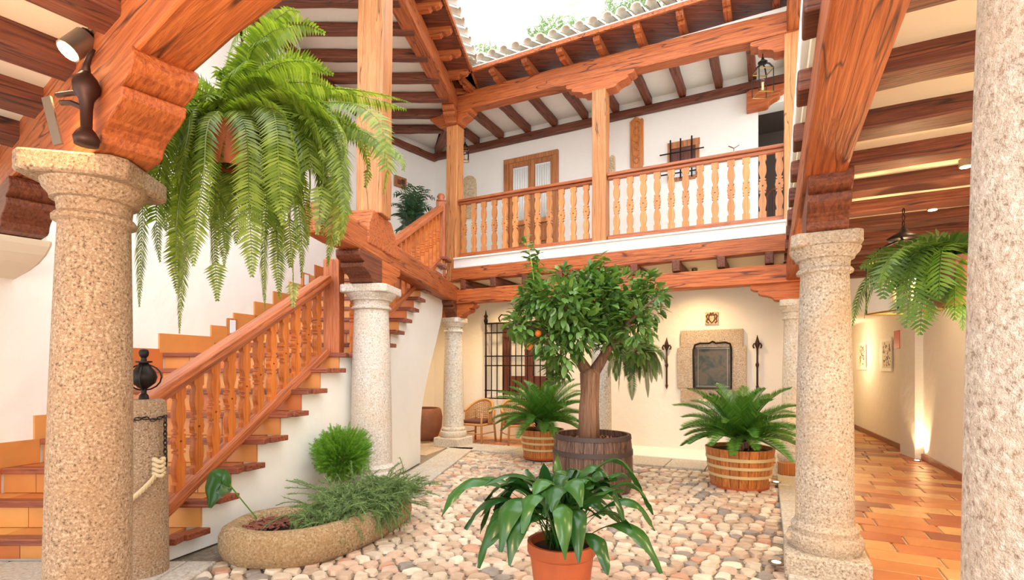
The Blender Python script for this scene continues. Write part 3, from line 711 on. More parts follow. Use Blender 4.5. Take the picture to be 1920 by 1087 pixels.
def balustrade(u0, u1, us, label):
    s0, _ = ray2(u0, P3, D); s1, _ = ray2(u1, P3, D)
    a = P3 + D * s0 - N * .02; b = P3 + D * s1 - N * .02
    t = thing('balcony_railing', label, 'railing', a + Z * 3.83)
    beam('handrail', a + Z * 4.95, b + Z * 4.93, .16, .055, 'rail', t, jit=.002)
    beam('under_rail', a + Z * 4.895, b + Z * 4.875, .09, .055, 'rail', t, jit=.002)
    beam('bottom_rail', a + Z * 3.83, b + Z * 3.82, .10, .09, 'rail', t, jit=.002)
    ang = math.atan2(D.y, D.x)
    for u in us:
        s, _ = ray2(u, P3, D); place(bal_far, 'baluster', t, P3 + D * s - N * .02 + Z * 3.905, (0, 0, ang))
balustrade(864, 1114, [860 + x / 2.0125 for x in (22, 60, 97, 137, 177, 216, 260, 300, 345, 390, 435, 483)], 'left section of the balcony balustrade in front of the upper door')
balustrade(1141, 1481, [860 + x / 2.0125 for x in (597, 648, 698, 750, 803, 857, 912, 968, 1028, 1085, 1147, 1210)], 'right section of the balcony balustrade below the barred upper window')

# ---------------------------------------------------------------- staircase
def e1(y): return -2.85 + .351 * (y - 4.15)
def e2(y): return -2.74 + .141 * y
steps = [(.20 + .2333 * k, 4.22 + .29 * k) for k in range(7)] + [(1.79, 6.28), (1.945, 6.95)]
k0 = len(steps)
while steps[-1][0] < 3.60: steps.append((steps[-1][0] + .203, steps[-1][1] + .335))
def edge(y): return e1(y) if y < 6.5 else (e2(y) if y > 6.95 else e1(6.5) + (e2(6.95) - e1(6.5)) * (y - 6.5) / .45)
ts = thing('staircase', 'tiled staircase with wooden nosings climbing along the left wall', 'stairs', (-3.4, 4.3, 0))
for k, (z, y) in enumerate(steps):
    yn = steps[k + 1][1] if k + 1 < len(steps) else y + .35
    zp = steps[k - 1][0] if k else 0.03
    xr = edge(y) + .07; xl = leftX(y + .05) + .0
    # nosing: L shape in photo: front board plus side board, butt jointed
    yb = min(y + .09, yn)
    nose = MB(); nose.box((xl, y - .03, z - .055), (xr, yb, z)); nose.build('nosing', 'nosing', ts, bevel=.008)
    xe = edge(yn) + .07
    sd = MB(); sd.add([(xr - .12, yb, z - .055), (xr + (xe - xr) * .25, yb, z - .055), (xe, yn + .0, z - .055), (xe - .12, yn, z - .055),
                       (xr - .12, yb, z), (xr + (xe - xr) * .25, yb, z), (xe, yn, z), (xe - .12, yn, z)],
                      [(3, 2, 1, 0), (4, 5, 6, 7), (0, 1, 5, 4), (1, 2, 6, 5), (2, 3, 7, 6), (3, 0, 4, 7)]); sd.build('side_nosing', 'nosing', ts, bevel=.006)
    # tread tiles
    nt = 6; x0 = xl; x1 = xr - .13
    for i in range(nt):
        a = x0 + (x1 - x0) * i / nt; b_ = x0 + (x1 - x0) * (i + 1) / nt
        MB().box((a + .003, yb + .003, z - .04), (b_ - .003, yn + .03, z - .004)).build('tread_tile', 'risertile', ts)
    xr2 = edge(y) - .02
    nt = 7
    for i in range(nt):
        a = xl + (xr2 - xl) * i / nt; b_ = xl + (xr2 - xl) * (i + 1) / nt
        MB().box((a + .003, y, zp), (b_ - .003, y + .03, z - .056)).build('riser_tile', 'risertile', ts)
    # skirting tile on left wall
    xa = leftX(y - .06); xb = leftX(yn - .02); 
    sk = MB(); sk.add([(xa + .02, y - .06, z), (xb + .02, yn - .02, z), (xb + .02, yn - .02, z + .235), (xa + .02, y - .06, z + .235),
                       (xa - .03, y - .06, z), (xb - .03, yn - .02, z), (xb - .03, yn - .02, z + .235), (xa - .03, y - .06, z + .235)],
                      [(0, 1, 2, 3), (7, 6, 5, 4), (0, 3, 7, 4), (1, 5, 6, 2), (3, 2, 6, 7), (0, 4, 5, 1)]); sk.build('skirting_tile', 'risertile', ts)
# solid core under the flight (closed, hidden behind risers)
core = MB()
for k, (z, y) in enumerate(steps[:9]):
    yn = steps[k + 1][1]
    core.add([(leftX(y) , y + .031, 0), (edge(y) - .03, y + .031, 0), (edge(yn) - .03, yn + .03, 0), (leftX(yn), yn + .03, 0),
              (leftX(y), y + .031, z - .057), (edge(y) - .03, y + .031, z - .057), (edge(yn) - .03, yn + .03, z - .057), (leftX(yn), yn + .03, z - .057)],
             [(3, 2, 1, 0), (4, 5, 6, 7), (0, 1, 5, 4), (1, 2, 6, 5), (2, 3, 7, 6), (3, 0, 4, 7)])
for k in range(9, len(steps)):
    z, y = steps[k]; yn = steps[k + 1][1] if k + 1 < len(steps) else y + .33
    core.add([(leftX(y), y + .031, z - .45), (edge(y) - .03, y + .031, z - .45), (edge(yn) - .03, yn + .03, z - .25), (leftX(yn), yn + .03, z - .25),
              (leftX(y), y + .031, z - .057), (edge(y) - .03, y + .031, z - .057), (edge(yn) - .03, yn + .03, z - .057), (leftX(yn), yn + .03, z - .057)],
             [(3, 2, 1, 0), (4, 5, 6, 7), (0, 1, 5, 4), (1, 2, 6, 5), (2, 3, 7, 6), (3, 0, 4, 7)])
core.build('core', 'plaster', ts)
# white side wall of the second flight, ending in a curve over the passage
def yplane(u): return 2.78 / (.141 + (960 - u) / 960)
arch = [(788, 862), (788.5, 800), (791, 765), (796, 735), (803, 700), (811, 668), (819, 636), (825, 610), (829, 590)]
prof = [(6.5, 0.0)] + [(yplane(u), EYE + (HZ - v) / F * yplane(u)) for u, v in arch]
prof[1] = (prof[1][0], 0.0)
prof += [(10.15, 3.2), (10.2, 3.6)]
top = []
for k, (z, y) in enumerate(steps[6:]):
    k += 6; yn = steps[k + 1][1] if k + 1 < len(steps) else 10.2
    top += [(y + .034, z - .058), (yn + .034, z - .058)]
top = [p for p in top if p[0] >= 6.5]
prof2 = [p for p in prof if True] + list(reversed(top))
sw = MB(); pw0 = V((-2.78, 0, 0)); dd = V((.141, 1, 0))
sw.prism(prof2, pw0, dd, Z, V((-1, 0, 0)), .22); sw.build('wall_stair_side', 'plaster', kind='structure')
# soffit of second flight
for k, (z, y) in enumerate(steps[9:]):
    pass
sf = MB(); sf.add([(leftX(8.4), 8.4, 1.2), (e2(8.4) - .1, 8.4, 1.2), (e2(10.1) - .1, 10.1, 3.1), (leftX(10.1), 10.1, 3.1)], [(0, 1, 2, 3)])
sf.add([(leftX(8.4), 8.36, 0), (e2(8.4) - .1, 8.36, 0), (e2(8.4) - .1, 8.4, 1.2), (leftX(8.4), 8.4, 1.2)], [(0, 1, 2, 3)]); sf.build('wall_stair_soffit', 'plaster', kind='structure')
# railing, first flight
def rl(y): return e1(y) - .17
t = thing('stair_railing', 'orange wooden balustrade of the lower stair flight', 'railing', (rl(4.25), 4.25, .2))
ya, yb = 4.12, 6.30
za, zbb = 1.24, 2.66
d3 = V((rl(yb) - rl(ya), yb - ya, zbb - za))
beam('handrail', (rl(ya), ya, za), (rl(yb), yb, zbb), .17, .09, 'rail', t, jit=.002, bevel=.02)
beam('under_rail', (rl(ya), ya, za - .055), (rl(yb), yb, zbb - .055), .09, .055, 'rail', t, jit=.002)
beam('bottom_rail', (rl(ya), ya, .16), (rl(yb), yb, 1.76), .12, .12, 'rail', t, jit=.002, bevel=.03)
ang = math.atan2(1, .351)
for k in range(12):
    y = 4.30 + k * .165; f = (y - ya) / (yb - ya); zlo = .14 + 1.59 * f + .10; zhi = za + (zbb - za) * f - .03
    place(bal_st, 'baluster', t, (rl(y), y, zlo), (0, 0, ang), (1, 1, zhi - zlo))
nw = V((rl(6.42), 6.42, 0))
beam('newel_post', V((rl(6.40), 6.40, 1.45)) - V((0, .09, 0)), V((rl(6.40), 6.40, 2.95)) - V((0, .09, 0)), .2, .2, 'rail', t, up=(0, 1, 0), jit=.002)
# railing, second flight
t = thing('stair_railing', 'upper stair balustrade climbing behind the beam to the corner post', 'railing', (e2(7), 7.0, 1.9))
def r2(y): return V((e2(y) - .09, y, 0))
pa_ = r2(6.75) + Z * 2.03; pb_ = r2(10.05) + Z * 3.70
beam('bottom_rail', pa_, pb_, .1, .09, 'rail', t, jit=.002)
beam('handrail', pa_ + Z * .95, pb_ + Z * .98, .15, .1, 'rail', t, jit=.002, bevel=.02)
ang2 = math.atan2(1, .141)
for k in range(14):
    f = (k + .5) / 14; p = pa_.lerp(pb_, f); place(bal_st, 'baluster', t, p + Z * .07, (0, 0, ang2), (.9, .9, .90))
post_ = beam('newel_post', r2(10.12) + Z * 3.40 - V((0, .08, 0)), r2(10.12) + Z * 4.88 - V((0, .08, 0)), .17, .17, 'rail', t, up=(0, 1, 0), jit=.002)
MB().lathe([(.09, 0), (.10, .03), (.06, .06), (.085, .10), (.06, .15), (.01, .17)], r2(10.12) + Z * 4.88, 12).build('newel_cap', 'rail', t, smooth=True)
# extra balusters beside the newel (start of flight two)
t = thing('stair_railing', 'short balustrade between the landing newel and the thick column', 'railing', (-2.0, 6.6, 1.8))
for k in range(3):
    place(bal_st, 'baluster', t, V((-2.02 + k * .05, 6.52 + .17 * k, 1.80)), (0, 0, ang2), (1, 1, 1.0))
beam('handrail', V((-2.1, 6.42, 2.78)), V((-1.88, 6.98, 2.98)), .12, .08, 'rail', t, jit=.002)

# ---------------------------------------------------------------- things on the far wall, lower
UREF = None
def wp(u, v, out=0.0):
    o = W0 - N * out; s, Y = ray2(u, o, D); yz = ray2(UREF, o, D)[1] if UREF else Y; return o + D * s + Z * (EYE + (HZ - v) / F * yz)
def wbox(u0, v0, u1, v1, d0, d1, name, mt, parent=None, bevel=0, **k):
    um = (u0 + u1) / 2; a = wp(u0, v1, d0); b = wp(u1, v1, d0); w = (b - a).dot(D); z0 = wp(um, v1, 0).z; z1 = wp(um, v0, 0).z
    a = V((a.x, a.y, z0)); return MB().obox(a, D, -N, Z, w, d1 - d0, z1 - z0).build(name, mt, parent, bevel=bevel, **k)
# grille window
UREF = 975
t = thing('window_1', 'tall window with dark wood leaves behind a black iron grille', 'window', wp(975, 745)); setst(t)
wbox(900, 595, 1045, 748, -.34, -.30, 'reveal_back', 'curtain', t)
for (u0, u1) in ((944, 958), (986, 1000), (1028, 1040)):
    wbox(u0, 612, u1, 745, -.26, -.2, 'stile', 'darkdoor', t)
for (v0, v1) in ((612, 626), (705, 745)):
    wbox(958, v0, 1030, v1, -.255, -.205, 'door_panel', 'darkdoor', t)
t = thing('window_grille', 'black wrought iron grille with scrolled crest over the tall window', 'grille', wp(975, 750, .12))
def wt(pts, r, out, name='bar', mt='iron', parent=None, n=6): return MB().tube([wp(u, v, out) for u, v in pts], r, n).build(name, mt, parent or t, smooth=True)
for u in (911, 921.5, 932, 944, 955.5, 967, 978, 989, 1001, 1013, 1025, 1037):
    wt([(u, 603), (u, 748)], .012 if u not in (911, 1037) else .022, .12, 'bar')
for v in (604, 622, 667, 685, 733, 748):
    wt([(909, v), (1040, v)], .014, .12, 'cross_bar')
for u in (911, 1037):
    MB().lathe([(.03, 0), (.05, .05), (.03, .12), (.05, .16), (.02, .2), (.005, .3)], wp(u, 603, .12), 10).build('finial', 'iron', t, smooth=True)
def spiral(cu, cv, r0, turns, a0, sgn=1, n=22): return [(cu + r0 * (1 - .75 * i / n) * math.cos(a0 + sgn * turns * 2 * math.pi * i / n), cv - r0 * (1 - .75 * i / n) * math.sin(a0 + sgn * turns * 2 * math.pi * i / n)) for i in range(n + 1)]
wt([(937, 601), (935, 594), (940, 588), (950, 590), (962, 598), (972, 596), (976, 588), (972, 582), (966, 584), (967, 589)], .016, .12, 'scroll')
wt([(1011, 601), (1013, 594), (1008, 588), (998, 590), (986, 598), (978, 596), (975, 588), (981, 582), (986, 584), (985, 589)], .016, .12, 'scroll')
# stone niche frame
UREF = 1337
t = thing('stone_niche', 'granite framed wall niche with a dark glazed tile picture', 'niche', wp(1337, 755))
wbox(1277, 618, 1394, 651, 0, .07, 'lintel', 'granitep', t, .01); wbox(1271, 651, 1303, 728, 0, .075, 'jamb', 'granitep', t, .01)
wbox(1370, 649, 1400, 728, 0, .075, 'jamb', 'granitep', t, .01); wbox(1277, 728, 1396, 755, 0, .07, 'sill', 'granitep', t, .01)
wbox(1303, 646, 1370, 728, .005, .03, 'picture_panel', 'pictile', t)
for u in (1309, 1364): wbox(u - .5, 650, u + .5, 726, .03, .034, 'tile_joint', 'steel', t)
for v in (653, 724): wbox(1306, v - .7, 1368, v + .7, .03, .034, 'tile_joint', 'steel', t)
MB().tube([wp(u, v, .09) for u, v in ((1301, 728), (1300, 655), (1303, 646), (1312, 643), (1330, 643), (1336, 640), (1342, 643), (1360, 642), (1369, 645), (1371, 655), (1371, 728), (1301, 728))], .018, 6).build('iron_frame', 'iron', t)
for u, lab in ((1250, 'left'), (1420, 'right')):
    t = thing('iron_spear', 'wrought iron fleur-de-lis spear on the wall, %s of the stone niche' % lab, 'wall ornament', wp(u, 728, .04))
    wt([(u, 728), (u, 650)], .017, .05, 'shaft', 'rust')
    MB().lathe([(.004, -.05), (.02, 0), (.03, .02), (.017, .05)], wp(u, 726, .05), 8).build('foot', 'rust', t)
    MB().lathe([(.017, -.05), (.034, 0), (.017, .05)], wp(u, 684, .05), 8).build('collar', 'rust', t)
    MB().lathe([(.015, -.12), (.02, -.05), (.042, .02), (.02, .1), (.003, .17)], wp(u, 647, .05), 8).build('point', 'rust', t, smooth=True)
    for sg in (-1, 1):
        wt([(u, 655), (u + sg * 3, 648), (u + sg * 6, 645), (u + sg * 8, 649), (u + sg * 7, 653), (u + sg * 5, 653)], .015, .05, 'petal', 'rust')
# coat of arms tile
t = thing('coat_of_arms', 'small carved coat of arms plaque above the stone niche', 'plaque', wp(1334, 608))
wbox(1322, 585, 1347, 608, 0, .03, 'plaque', 'relief', t, .008)
MB().tube([wp(u, v, .035) for u, v in ((1329, 590), (1340, 590), (1340, 599), (1334.5, 605), (1329, 599), (1329, 590))], .012, 6).build('shield', 'darkdoor', t)
for sg in (-1, 1): MB().tube([wp(1334.5 + sg * a, b, .035) for a, b in ((7, 588), (10, 592), (8, 597), (10, 602), (6, 605))], .013, 6).build('mantling', 'darkdoor', t)
MB().tube([wp(u, v, .035) for u, v in ((1331, 588), (1332, 586), (1334.5, 588), (1337, 586), (1338, 588))], .01, 6).build('crown', 'darkdoor', t)

# ---------------------------------------------------------------- far wall, upper
UREF = None
def door(u0, v0, u1, v1):
    t = thing('door_1', '', 'door', wp((u0 + u1) / 2, v1)); setst(t)
    ft = 9
    wbox(u0, v0, u1, v0 + ft, .0, .08, 'door_frame', 'doorw', t, .01); wbox(u0, v0 + ft, u0 + ft, v1, 0, .08, 'door_frame', 'doorw', t, .01); wbox(u1 - ft, v0 + ft, u1, v1, 0, .08, 'door_frame', 'doorw', t, .01)
    m = (u0 + u1) / 2
    for a, b in ((u0 + ft, m), (m, u1 - ft)):
        lf = wbox(a, v0 + ft, b, v1, .0, .02, 'door_leaf', 'doorw', t)
        for q in ((a, a + 6), (b - 6, b)): wbox(q[0], v0 + ft, q[1], v1, .02, .055, 'stile', 'doorw', lf)
        for q in ((v0 + ft, v0 + ft + 9), (v0 + 120, v0 + 128), (v1 - 14, v1)): wbox(a + 6, q[0], b - 6, q[1], .02, .055, 'rail', 'doorw', lf)
        wbox(a + 6, v0 + ft + 9, b - 6, v0 + 120, .021, .026, 'glass_pane', 'daywin', lf)
        for kk in range(7):
            uu = a + 7.5 + (b - a - 15) * kk / 6
            MB().tube([wp(uu, v0 + 20, .033), wp(uu + U(-.5, .5), v0 + 118, .033)], .022, 6).build('curtain_fold', 'curtain', lf, smooth=True)
        wbox(a + 10, v0 + 134, b - 10, v1 - 20, .02, .045, 'panel', 'doorw', lf, .01)
UREF = 997
door(947, 292, 1048, 474)
UREF = None
t = thing('carved_plank', 'long carved wooden plank hanging on the upper wall beside the middle post', 'wall ornament', wp(1194, 316))
u0, u1, v0, v1 = 1182, 1207, 222, 317
a = wp(u0, v1, 0); w = (wp(u1, v1) - a).dot(D); h = wp(1194, v0).z - a.z
poly = [(0, .03), (.04, 0), (w - .02, 0), (w, .04), (w, h - .06), (w - .03, h - .02), (w - .05, h - .05), (w * .6, h), (w * .4, h + .02), (.05, h - .02), (0, h - .06)]
MB().prism(poly, a, D, Z, -N, .04).build('plank', 'tubw', t, bevel=.008)
for k in range(6):
    c = a + D * (w / 2) + Z * (h * (.14 + k * .145)) - N * .045
    MB().tube([c + D * (.07 * math.cos(q)) * (1 if k % 2 else .7) + Z * (.06 * math.sin(q)) for q in [i * math.pi / 5 for i in range(11)]], .012, 5).build('carving', 'tubw', t, smooth=True)
# upper barred window
UREF = 1283
t = thing('window_2', '', '', wp(1283, 336)); setst(t)
wbox(1250, 262, 1314, 345, -.36, -.34, 'window_back', 'taupe', t)
wbox(1253, 264, 1313, 276, -.05, .03, 'frame', 'doorw', t); wbox(1253, 276, 1259, 340, -.05, .03, 'frame', 'doorw', t); wbox(1305, 276, 1312, 335, -.05, .03, 'frame', 'doorw', t); wbox(1259, 331, 1305, 338, -.05, .03, 'frame', 'doorw', t)
wbox(1259, 276, 1305, 303, -.04, .0, 'shutter', 'darkdoor', t); wbox(1259, 303, 1305, 331, -.03, -.01, 'glass_pane', 'daywin', t)
wbox(1280, 276, 1284, 331, -.08, -.04, 'mullion', 'doorw', t)
t = thing('window_grille', 'small iron grille with three spikes over the upper window', 'grille', wp(1283, 336, .1))
for u, vt in ((1257, 258), (1276, 258), (1297, 257)): wt([(u, 333), (u, vt)], .014, .12, 'bar')
for v in (283, 302, 322): wt([(1237, v), (1320, v)], .013, .12, 'cross_bar')
# stone reliefs on the upper wall
UREF = None
def relief(u0, u1, v0, v1, label):
    t = thing('stone_relief', label, 'relief', wp((u0 + u1) / 2, v1))
    a = wp(u0, v1); w = (wp(u1, v1) - a).dot(D); h = wp((u0 + u1) / 2, v0).z - a.z
    poly = [(0, 0), (w, 0), (w, h * .8)] + [(w / 2 + w / 2 * math.cos(q), h * .8 + h * .2 * math.sin(q)) for q in (.5, 1, 1.57, 2.1, 2.6)] + [(0, h * .8)]
    MB().prism(poly, a, D, Z, -N, .05).build('slab', 'relief', t, bevel=.01)
    for k in range(5):
        c = a + D * (w * U(.3, .7)) + Z * (h * (.2 + .14 * k)) - N * .05
        MB().tube([c + D * (w * .25 * math.cos(q)) + Z * (h * .06 * math.sin(q)) for q in [i * math.pi / 5 for i in range(8)]], .016, 5).build('carved_line', 'relief', t, smooth=True)
relief(866, 894, 330, 412, 'carved stone relief on the upper wall just right of the corner post')
relief(1143, 1154, 292, 326, 'small arched stone relief peeking out beside the middle balcony post')
t = thing('glass_lamp', 'frosted glass wall lamp above the balcony rail near the dark doorway', 'lamp', wp(1376, 300, .1))
MB().lathe([(.02, -.1), (.06, -.06), (.09, 0), (.085, .04), (.05, .07)], wp(1376, 292, .12), 14).build('glass_shade', 'white', t, smooth=True)
MB().tube([wp(1366, 274, .1), wp(1376, 278, .12), wp(1386, 272, .1)], .01, 5).build('wire_arm', 'steel', t)
MB().tube([wp(1376, 278, .12), wp(1376, 286, .12)], .008, 5).build('stem', 'steel', t)
# bracket and header over the dark doorway
beam('door_lintel', wp(1404, 186, .02) + N * -.0, wp(1530, 160, .02), .14, .22, 'beam', label='timber lintel above the dark upper doorway', cat='beam')
bracket(wp(1400, 200, .1) + D * .1, wp(1410, 208, .1).z, D, .52, .2, .32, 'carved bracket under the lintel of the dark upper doorway', one=True, back=.1)
# chair silhouette in the doorway
t = thing('dark_chair', 'dark round-backed chair standing in the upper doorway', 'chair', W0 + D * fw(1450) + N * .5 + Z * 3.76)
c = WL[t.name]
MB().lathe([(.24, .45), (.26, .47), (.25, .52), (.22, .53)], c, 16).build('seat', 'darkdoor', t)
for dx, dy in ((-.18, -.16), (.18, -.16), (-.18, .16), (.18, .16)): MB().tube([c + V((dx * 1.1, dy * 1.1, 0)), c + V((dx, dy, .46))], .022, 6).build('leg', 'darkdoor', t)
MB().tube([c + D * (.24 * math.cos(q)) + Z * (.52 + .72 * math.sin(q)) + N * .2 for q in [i * math.pi / 12 for i in range(13)]], .03, 6).build('back_hoop', 'darkdoor', t)
for dx in (-.1, 0, .1): MB().tube([c + D * dx + Z * .52 + N * .2, c + D * dx + Z * 1.2 + N * .2], .014, 6).build('back_spindle', 'darkdoor', t)

# ---------------------------------------------------------------- left wall items
def lwp(u, v, out=.02):
    for a, b in zip(LW[:-1], LW[1:]):
        d = (b - a).normalized(); s, Y = ray2(u, a, d)
        if -.01 <= s <= (b - a).length + .01 and Y > 0:
            n = V((d.y, -d.x, 0)); p = a + d * s + n * out; return V((p.x, p.y, EYE + (HZ - v) / F * Y)), d, n
def lbox(u0, v0, u1, v1, t_, name, mt, parent, out=0.0, bevel=.006):
    a, d, n = lwp(u0, v1, out); b, _, _ = lwp(u1, v1, out); c, _, _ = lwp(u0, v0, out)
    zt = lwp((u0 + u1) / 2, v0)[0].z; zb_ = lwp((u0 + u1) / 2, v1)[0].z; a.z = zb_
    return MB().obox(a, d, n, Z, (b - a).dot(d), t_, zt - zb_).build(name, mt, parent, bevel=bevel)
for (u0, v0, u1, v1, lab) in ((424, 597, 441, 628, 'lower'), (564, 512, 578, 538, 'upper')):
    t = thing('wall_light', '%s small framed step light on the white stair wall' % lab, 'wall light', lwp((u0 + u1) / 2, v1)[0])
    lbox(u0, v0, u1, v1, .04, 'frame', 'tubw', t); lbox(u0 + 3, v0 + 3, u1 - 3, v1 - 3, .045, 'glass', 'daywin', t)
for k, (u0, v0, u1, v1) in enumerate(((571, 160, 612, 236), (622, 322, 650, 372), (738, 332, 760, 352))):
    t = thing('window_%d' % (k + 3), '', '', lwp((u0 + u1) / 2, v1)[0]); setst(t)
    lbox(u0, v0, u1, v1, .05, 'frame', 'doorw', t)
    lbox(u0 + 5, v0 + 6, (u0 + u1) / 2 - 1, v1 - 6, .08, 'shutter', 'darkdoor', t); lbox((u0 + u1) / 2 + 1, v0 + 6, u1 - 5, v1 - 6, .08, 'shutter', 'darkdoor', t)

# ---------------------------------------------------------------- corridor pictures & sign
cd = cwd
def cwp(u, v, out=0.0):
    n = V((-cd.y, cd.x, 0)); a = cw0 + n * out; s, Y = ray2(u, a, cd); p = a + cd * s; return V((p.x, p.y, EYE + (HZ - v) / F * Y))
def cbox(u0, v0, u1, v1, d0, d1, name, mt, parent):
    a = cwp(u1, v1, d0); b = cwp(u0, v1, d0); zt = cwp(u1, v0, d0).z
    return MB().obox(a, cd, V((-cd.y, cd.x, 0)), Z, (b - a).dot(cd), d1 - d0, zt - a.z).build(name, mt, parent)
for (u0, v0, u1, v1, lab) in ((1608, 640, 1625, 693, 'far'), (1652, 632, 1674, 696, 'near')):
    t = thing('framed_print', '%s framed black-and-white print on the corridor wall' % lab, 'picture', cwp((u0 + u1) / 2, v1))
    cbox(u0, v0, u1, v1, 0, .03, 'frame', 'white', t); cbox(u0 + 2, v0 + 6, u1 - 2, v1 - 6, .03, .034, 'print', 'paper', t)
    im = MB(); nn_ = V((-cd.y, cd.x, 0))
    for i in range(60):
        uu = U(u0 + 4, u1 - 4); vv = U(v0 + (v1 - v0) * .2, v1 - 9); q = cwp(uu, vv, .0345); im.obox(q, cd, nn_, Z, U(.01, .05), .002, U(.01, .06))
    im.build('printed_drawing', 'ink', t, kind='stuff')
t = thing('safety_sign', 'small red and white safety sign on the wall beside the corridor', 'sign', cwp(1695, 650))
cbox(1690, 618, 1701, 652, .0, .12, 'plate', 'red', t); cbox(1692.5, 621, 1698, 638, .12, .124, 'white_panel', 'white', t); cbox(1694, 625, 1696.5, 638, .124, .127, 'red_mark', 'red', t); cbox(1692, 642, 1699, 644, .12, .124, 'white_line', 'white', t)

# ---------------------------------------------------------------- lamps
def plight(p, e, c=(1, .68, .34), r=.04, name='lantern_and_fill_glow'):
    l = bpy.data.lights.new(name, 'POINT'); l.energy = e; l.color = c; l.shadow_soft_size = r
    o = bpy.data.objects.new(name, l); col.objects.link(o); o.location = V(p) * S; return o
def slight(p, d, e, ang, c=(1, .66, .32), blend=.5, name='spot_and_fill_glow', r=.03):
    l = bpy.data.lights.new(name, 'SPOT'); l.energy = e; l.color = c; l.spot_size = ang; l.spot_blend = blend; l.shadow_soft_size = r
    o = bpy.data.objects.new(name, l); col.objects.link(o); o.location = V(p) * S; o.rotation_euler = V(d).to_track_quat('-Z', 'Y').to_euler(); return o
def lantern(c, h, w, label, chain, lit=True, nb=2):
    """hanging square lantern; c = bottom centre"""
    c = V(c); t = thing('hanging_lantern', label, 'lantern', c)
    for sx in (-1, 1):
        for sy in (-1, 1): MB().tube([c + V((sx * w / 2, sy * w / 2, 0)), c + V((sx * w / 2, sy * w / 2, h * .62))], .008, 5).build('corner_bar', 'iron', t)
    for z in (0, h * .62):
        f = MB()
        for (x0, y0, x1, y1) in ((-1, -1, 1, -1), (1, -1, 1, 1), (1, 1, -1, 1), (-1, 1, -1, -1)):
            f.tube([c + V((x0 * w / 2, y0 * w / 2, z)), c + V((x1 * w / 2, y1 * w / 2, z))], .009, 5)
        f.build('rim', 'brass', t)
    f = MB()
    for sx in (-1, 1):
        for sy in (-1, 1): f.tube([c + V((sx * w / 2, sy * w / 2, h * .62)), c + V((sx * w * .3, sy * w * .3, h * .78)), c + V((0, 0, h * .86))], .012, 5)
    f.build('crown_bar', 'iron', t)
    MB().lathe([(w * .3, h * .84), (w * .32, h * .87), (w * .12, h * .93), (.015, h)], c, 12).build('cap', 'iron', t, smooth=True)
    nl_ = max(2, int(chain / .05))
    for k in range(nl_):
        q = c + Z * (h + .025 + k * chain / nl_); ax = V((1, 0, 0)) if k % 2 else V((0, 1, 0))
        MB().tube([q + ax * (.014 * math.cos(a)) + Z * (.03 * math.sin(a)) for a in [i * math.pi / 4 for i in range(9)]], .005, 4).build('chain_link', 'iron', t)
    for k in range(nb):
        q = c + V(((k - (nb - 1) / 2) * w * .45, 0, h * .12))
        cn = MB().lathe([(.018, 0), (.018, h * .2)], q, 8).build('candle', 'hoop', t)
        MB().sphere(q + Z * (h * .2 + .03), .026, 8, 1.4).build('bulb', 'bulb' if lit else 'glass', cn, smooth=True)
    if lit: plight(c + Z * (h * .40), 22)
    return t
lq = P(1694, 590, 4.9)
lantern(P(1694, 585, 4.9), .82, .42, 'lit lantern with two bulbs hanging in the tiled gallery behind the right fern', .18)
lantern(P(1430, 178, 7.9), .58, .22, 'iron lantern hanging under the upper right end of the balcony', .22, False, 1)
lantern(P(872, 302, 10.9), .4, .14, 'small iron lantern hanging beside the corner post', .3, False, 1)
# spotlight
t = thing('spotlight', 'lit cylindrical ceiling spotlight between the foreground joists', 'spotlight', P(150, 55, 2.35))
sp = P(162, 72, 2.42); tip = P(127, 96, 2.36); ax = (tip - sp).normalized()
MB().tube([sp, sp + ax * .12], .05, 16).build('housing', 'steel', t, smooth='auto'); MB().tube([sp + ax * .121, sp + ax * .125], .042, 16).build('lens', 'bulb', t)
MB().tube([sp + ax * .03, sp + ax * .03 + V((.04, .02, .06)), P(172, 50, 2.42)], .012, 6).build('arm', 'steel', t)
MB().tube([sp - ax * .02, sp], .04, 12).build('cap', 'iron', t)
slight(sp + ax * .14, ax + V((-.3, .25, .05)), 60, 2.2)
# floor uplights
def uplight(p, label, e=25, tow=(0, 0, 1)):
    p = V(p); t = thing('floor_uplight', label, 'floor light', p)
    MB().lathe([(.055, 0), (.06, .004), (.06, .012), (.04, .014)], p, 18).build('steel_ring', 'steel', t); MB().lathe([(.036, .012), (.03, .016)], p, 16).build('lens', 'bulb', t)
    slight(p + Z * .03, tow, e, 1.5, blend=.8)
uplight(V((6.85, 8.66, .03)), 'lit floor uplight at the foot of the corridor pilaster', 40, (.25, .15, 1))
uplight(P(1455, 902, 6.95) * 1 + V((0, 0, 0)) if False else V((3.585, 6.95, .045)), 'lit floor uplight beside the sago palm tub', 14, (.3, .5, 1))
uplight(V((2.09, 4.05, .055)), 'faint floor uplight beside the granite column plinth', 5, (-.1, .2, 1))
# unseen ceiling spotlights, added to brighten the galleries
def fill_downlight(p, e, label):
    p = V(p); t = thing('added_spotlight', label, 'spotlight', p)
    MB().lathe([(.05, 0), (.05, .12), (.02, .13)], p, 14).build('housing', 'steel', t); MB().lathe([(.04, -.004), (.04, .001)], p, 12).build('lens', 'bulb', t)
    slight(p - Z * .03, (0, 0, -1), e, 2.6, blend=1.0, r=.05)
for s, e, w_ in ((.6, 60, 'above the wicker chair'), (2.6, 50, 'above the white column behind the orange tree'), (4.6, 55, 'in front of the stone niche')): fill_downlight(P3 + D * s + N * .75 + Z * 3.24, e, 'added fill spotlight behind the lowest far beam, ' + w_)
fill_downlight(V((-2.0, 10.9, 3.2)), 60, 'added fill spotlight over the clay jar behind the stairs')
fill_downlight(V((3.9, 4.4, 3.33)), 45, 'added fill spotlight in the tiled gallery behind the granite column')
fill_downlight(V((2.6, 1.4, 3.33)), 60, 'added fill spotlight in the gallery behind the coarse column')
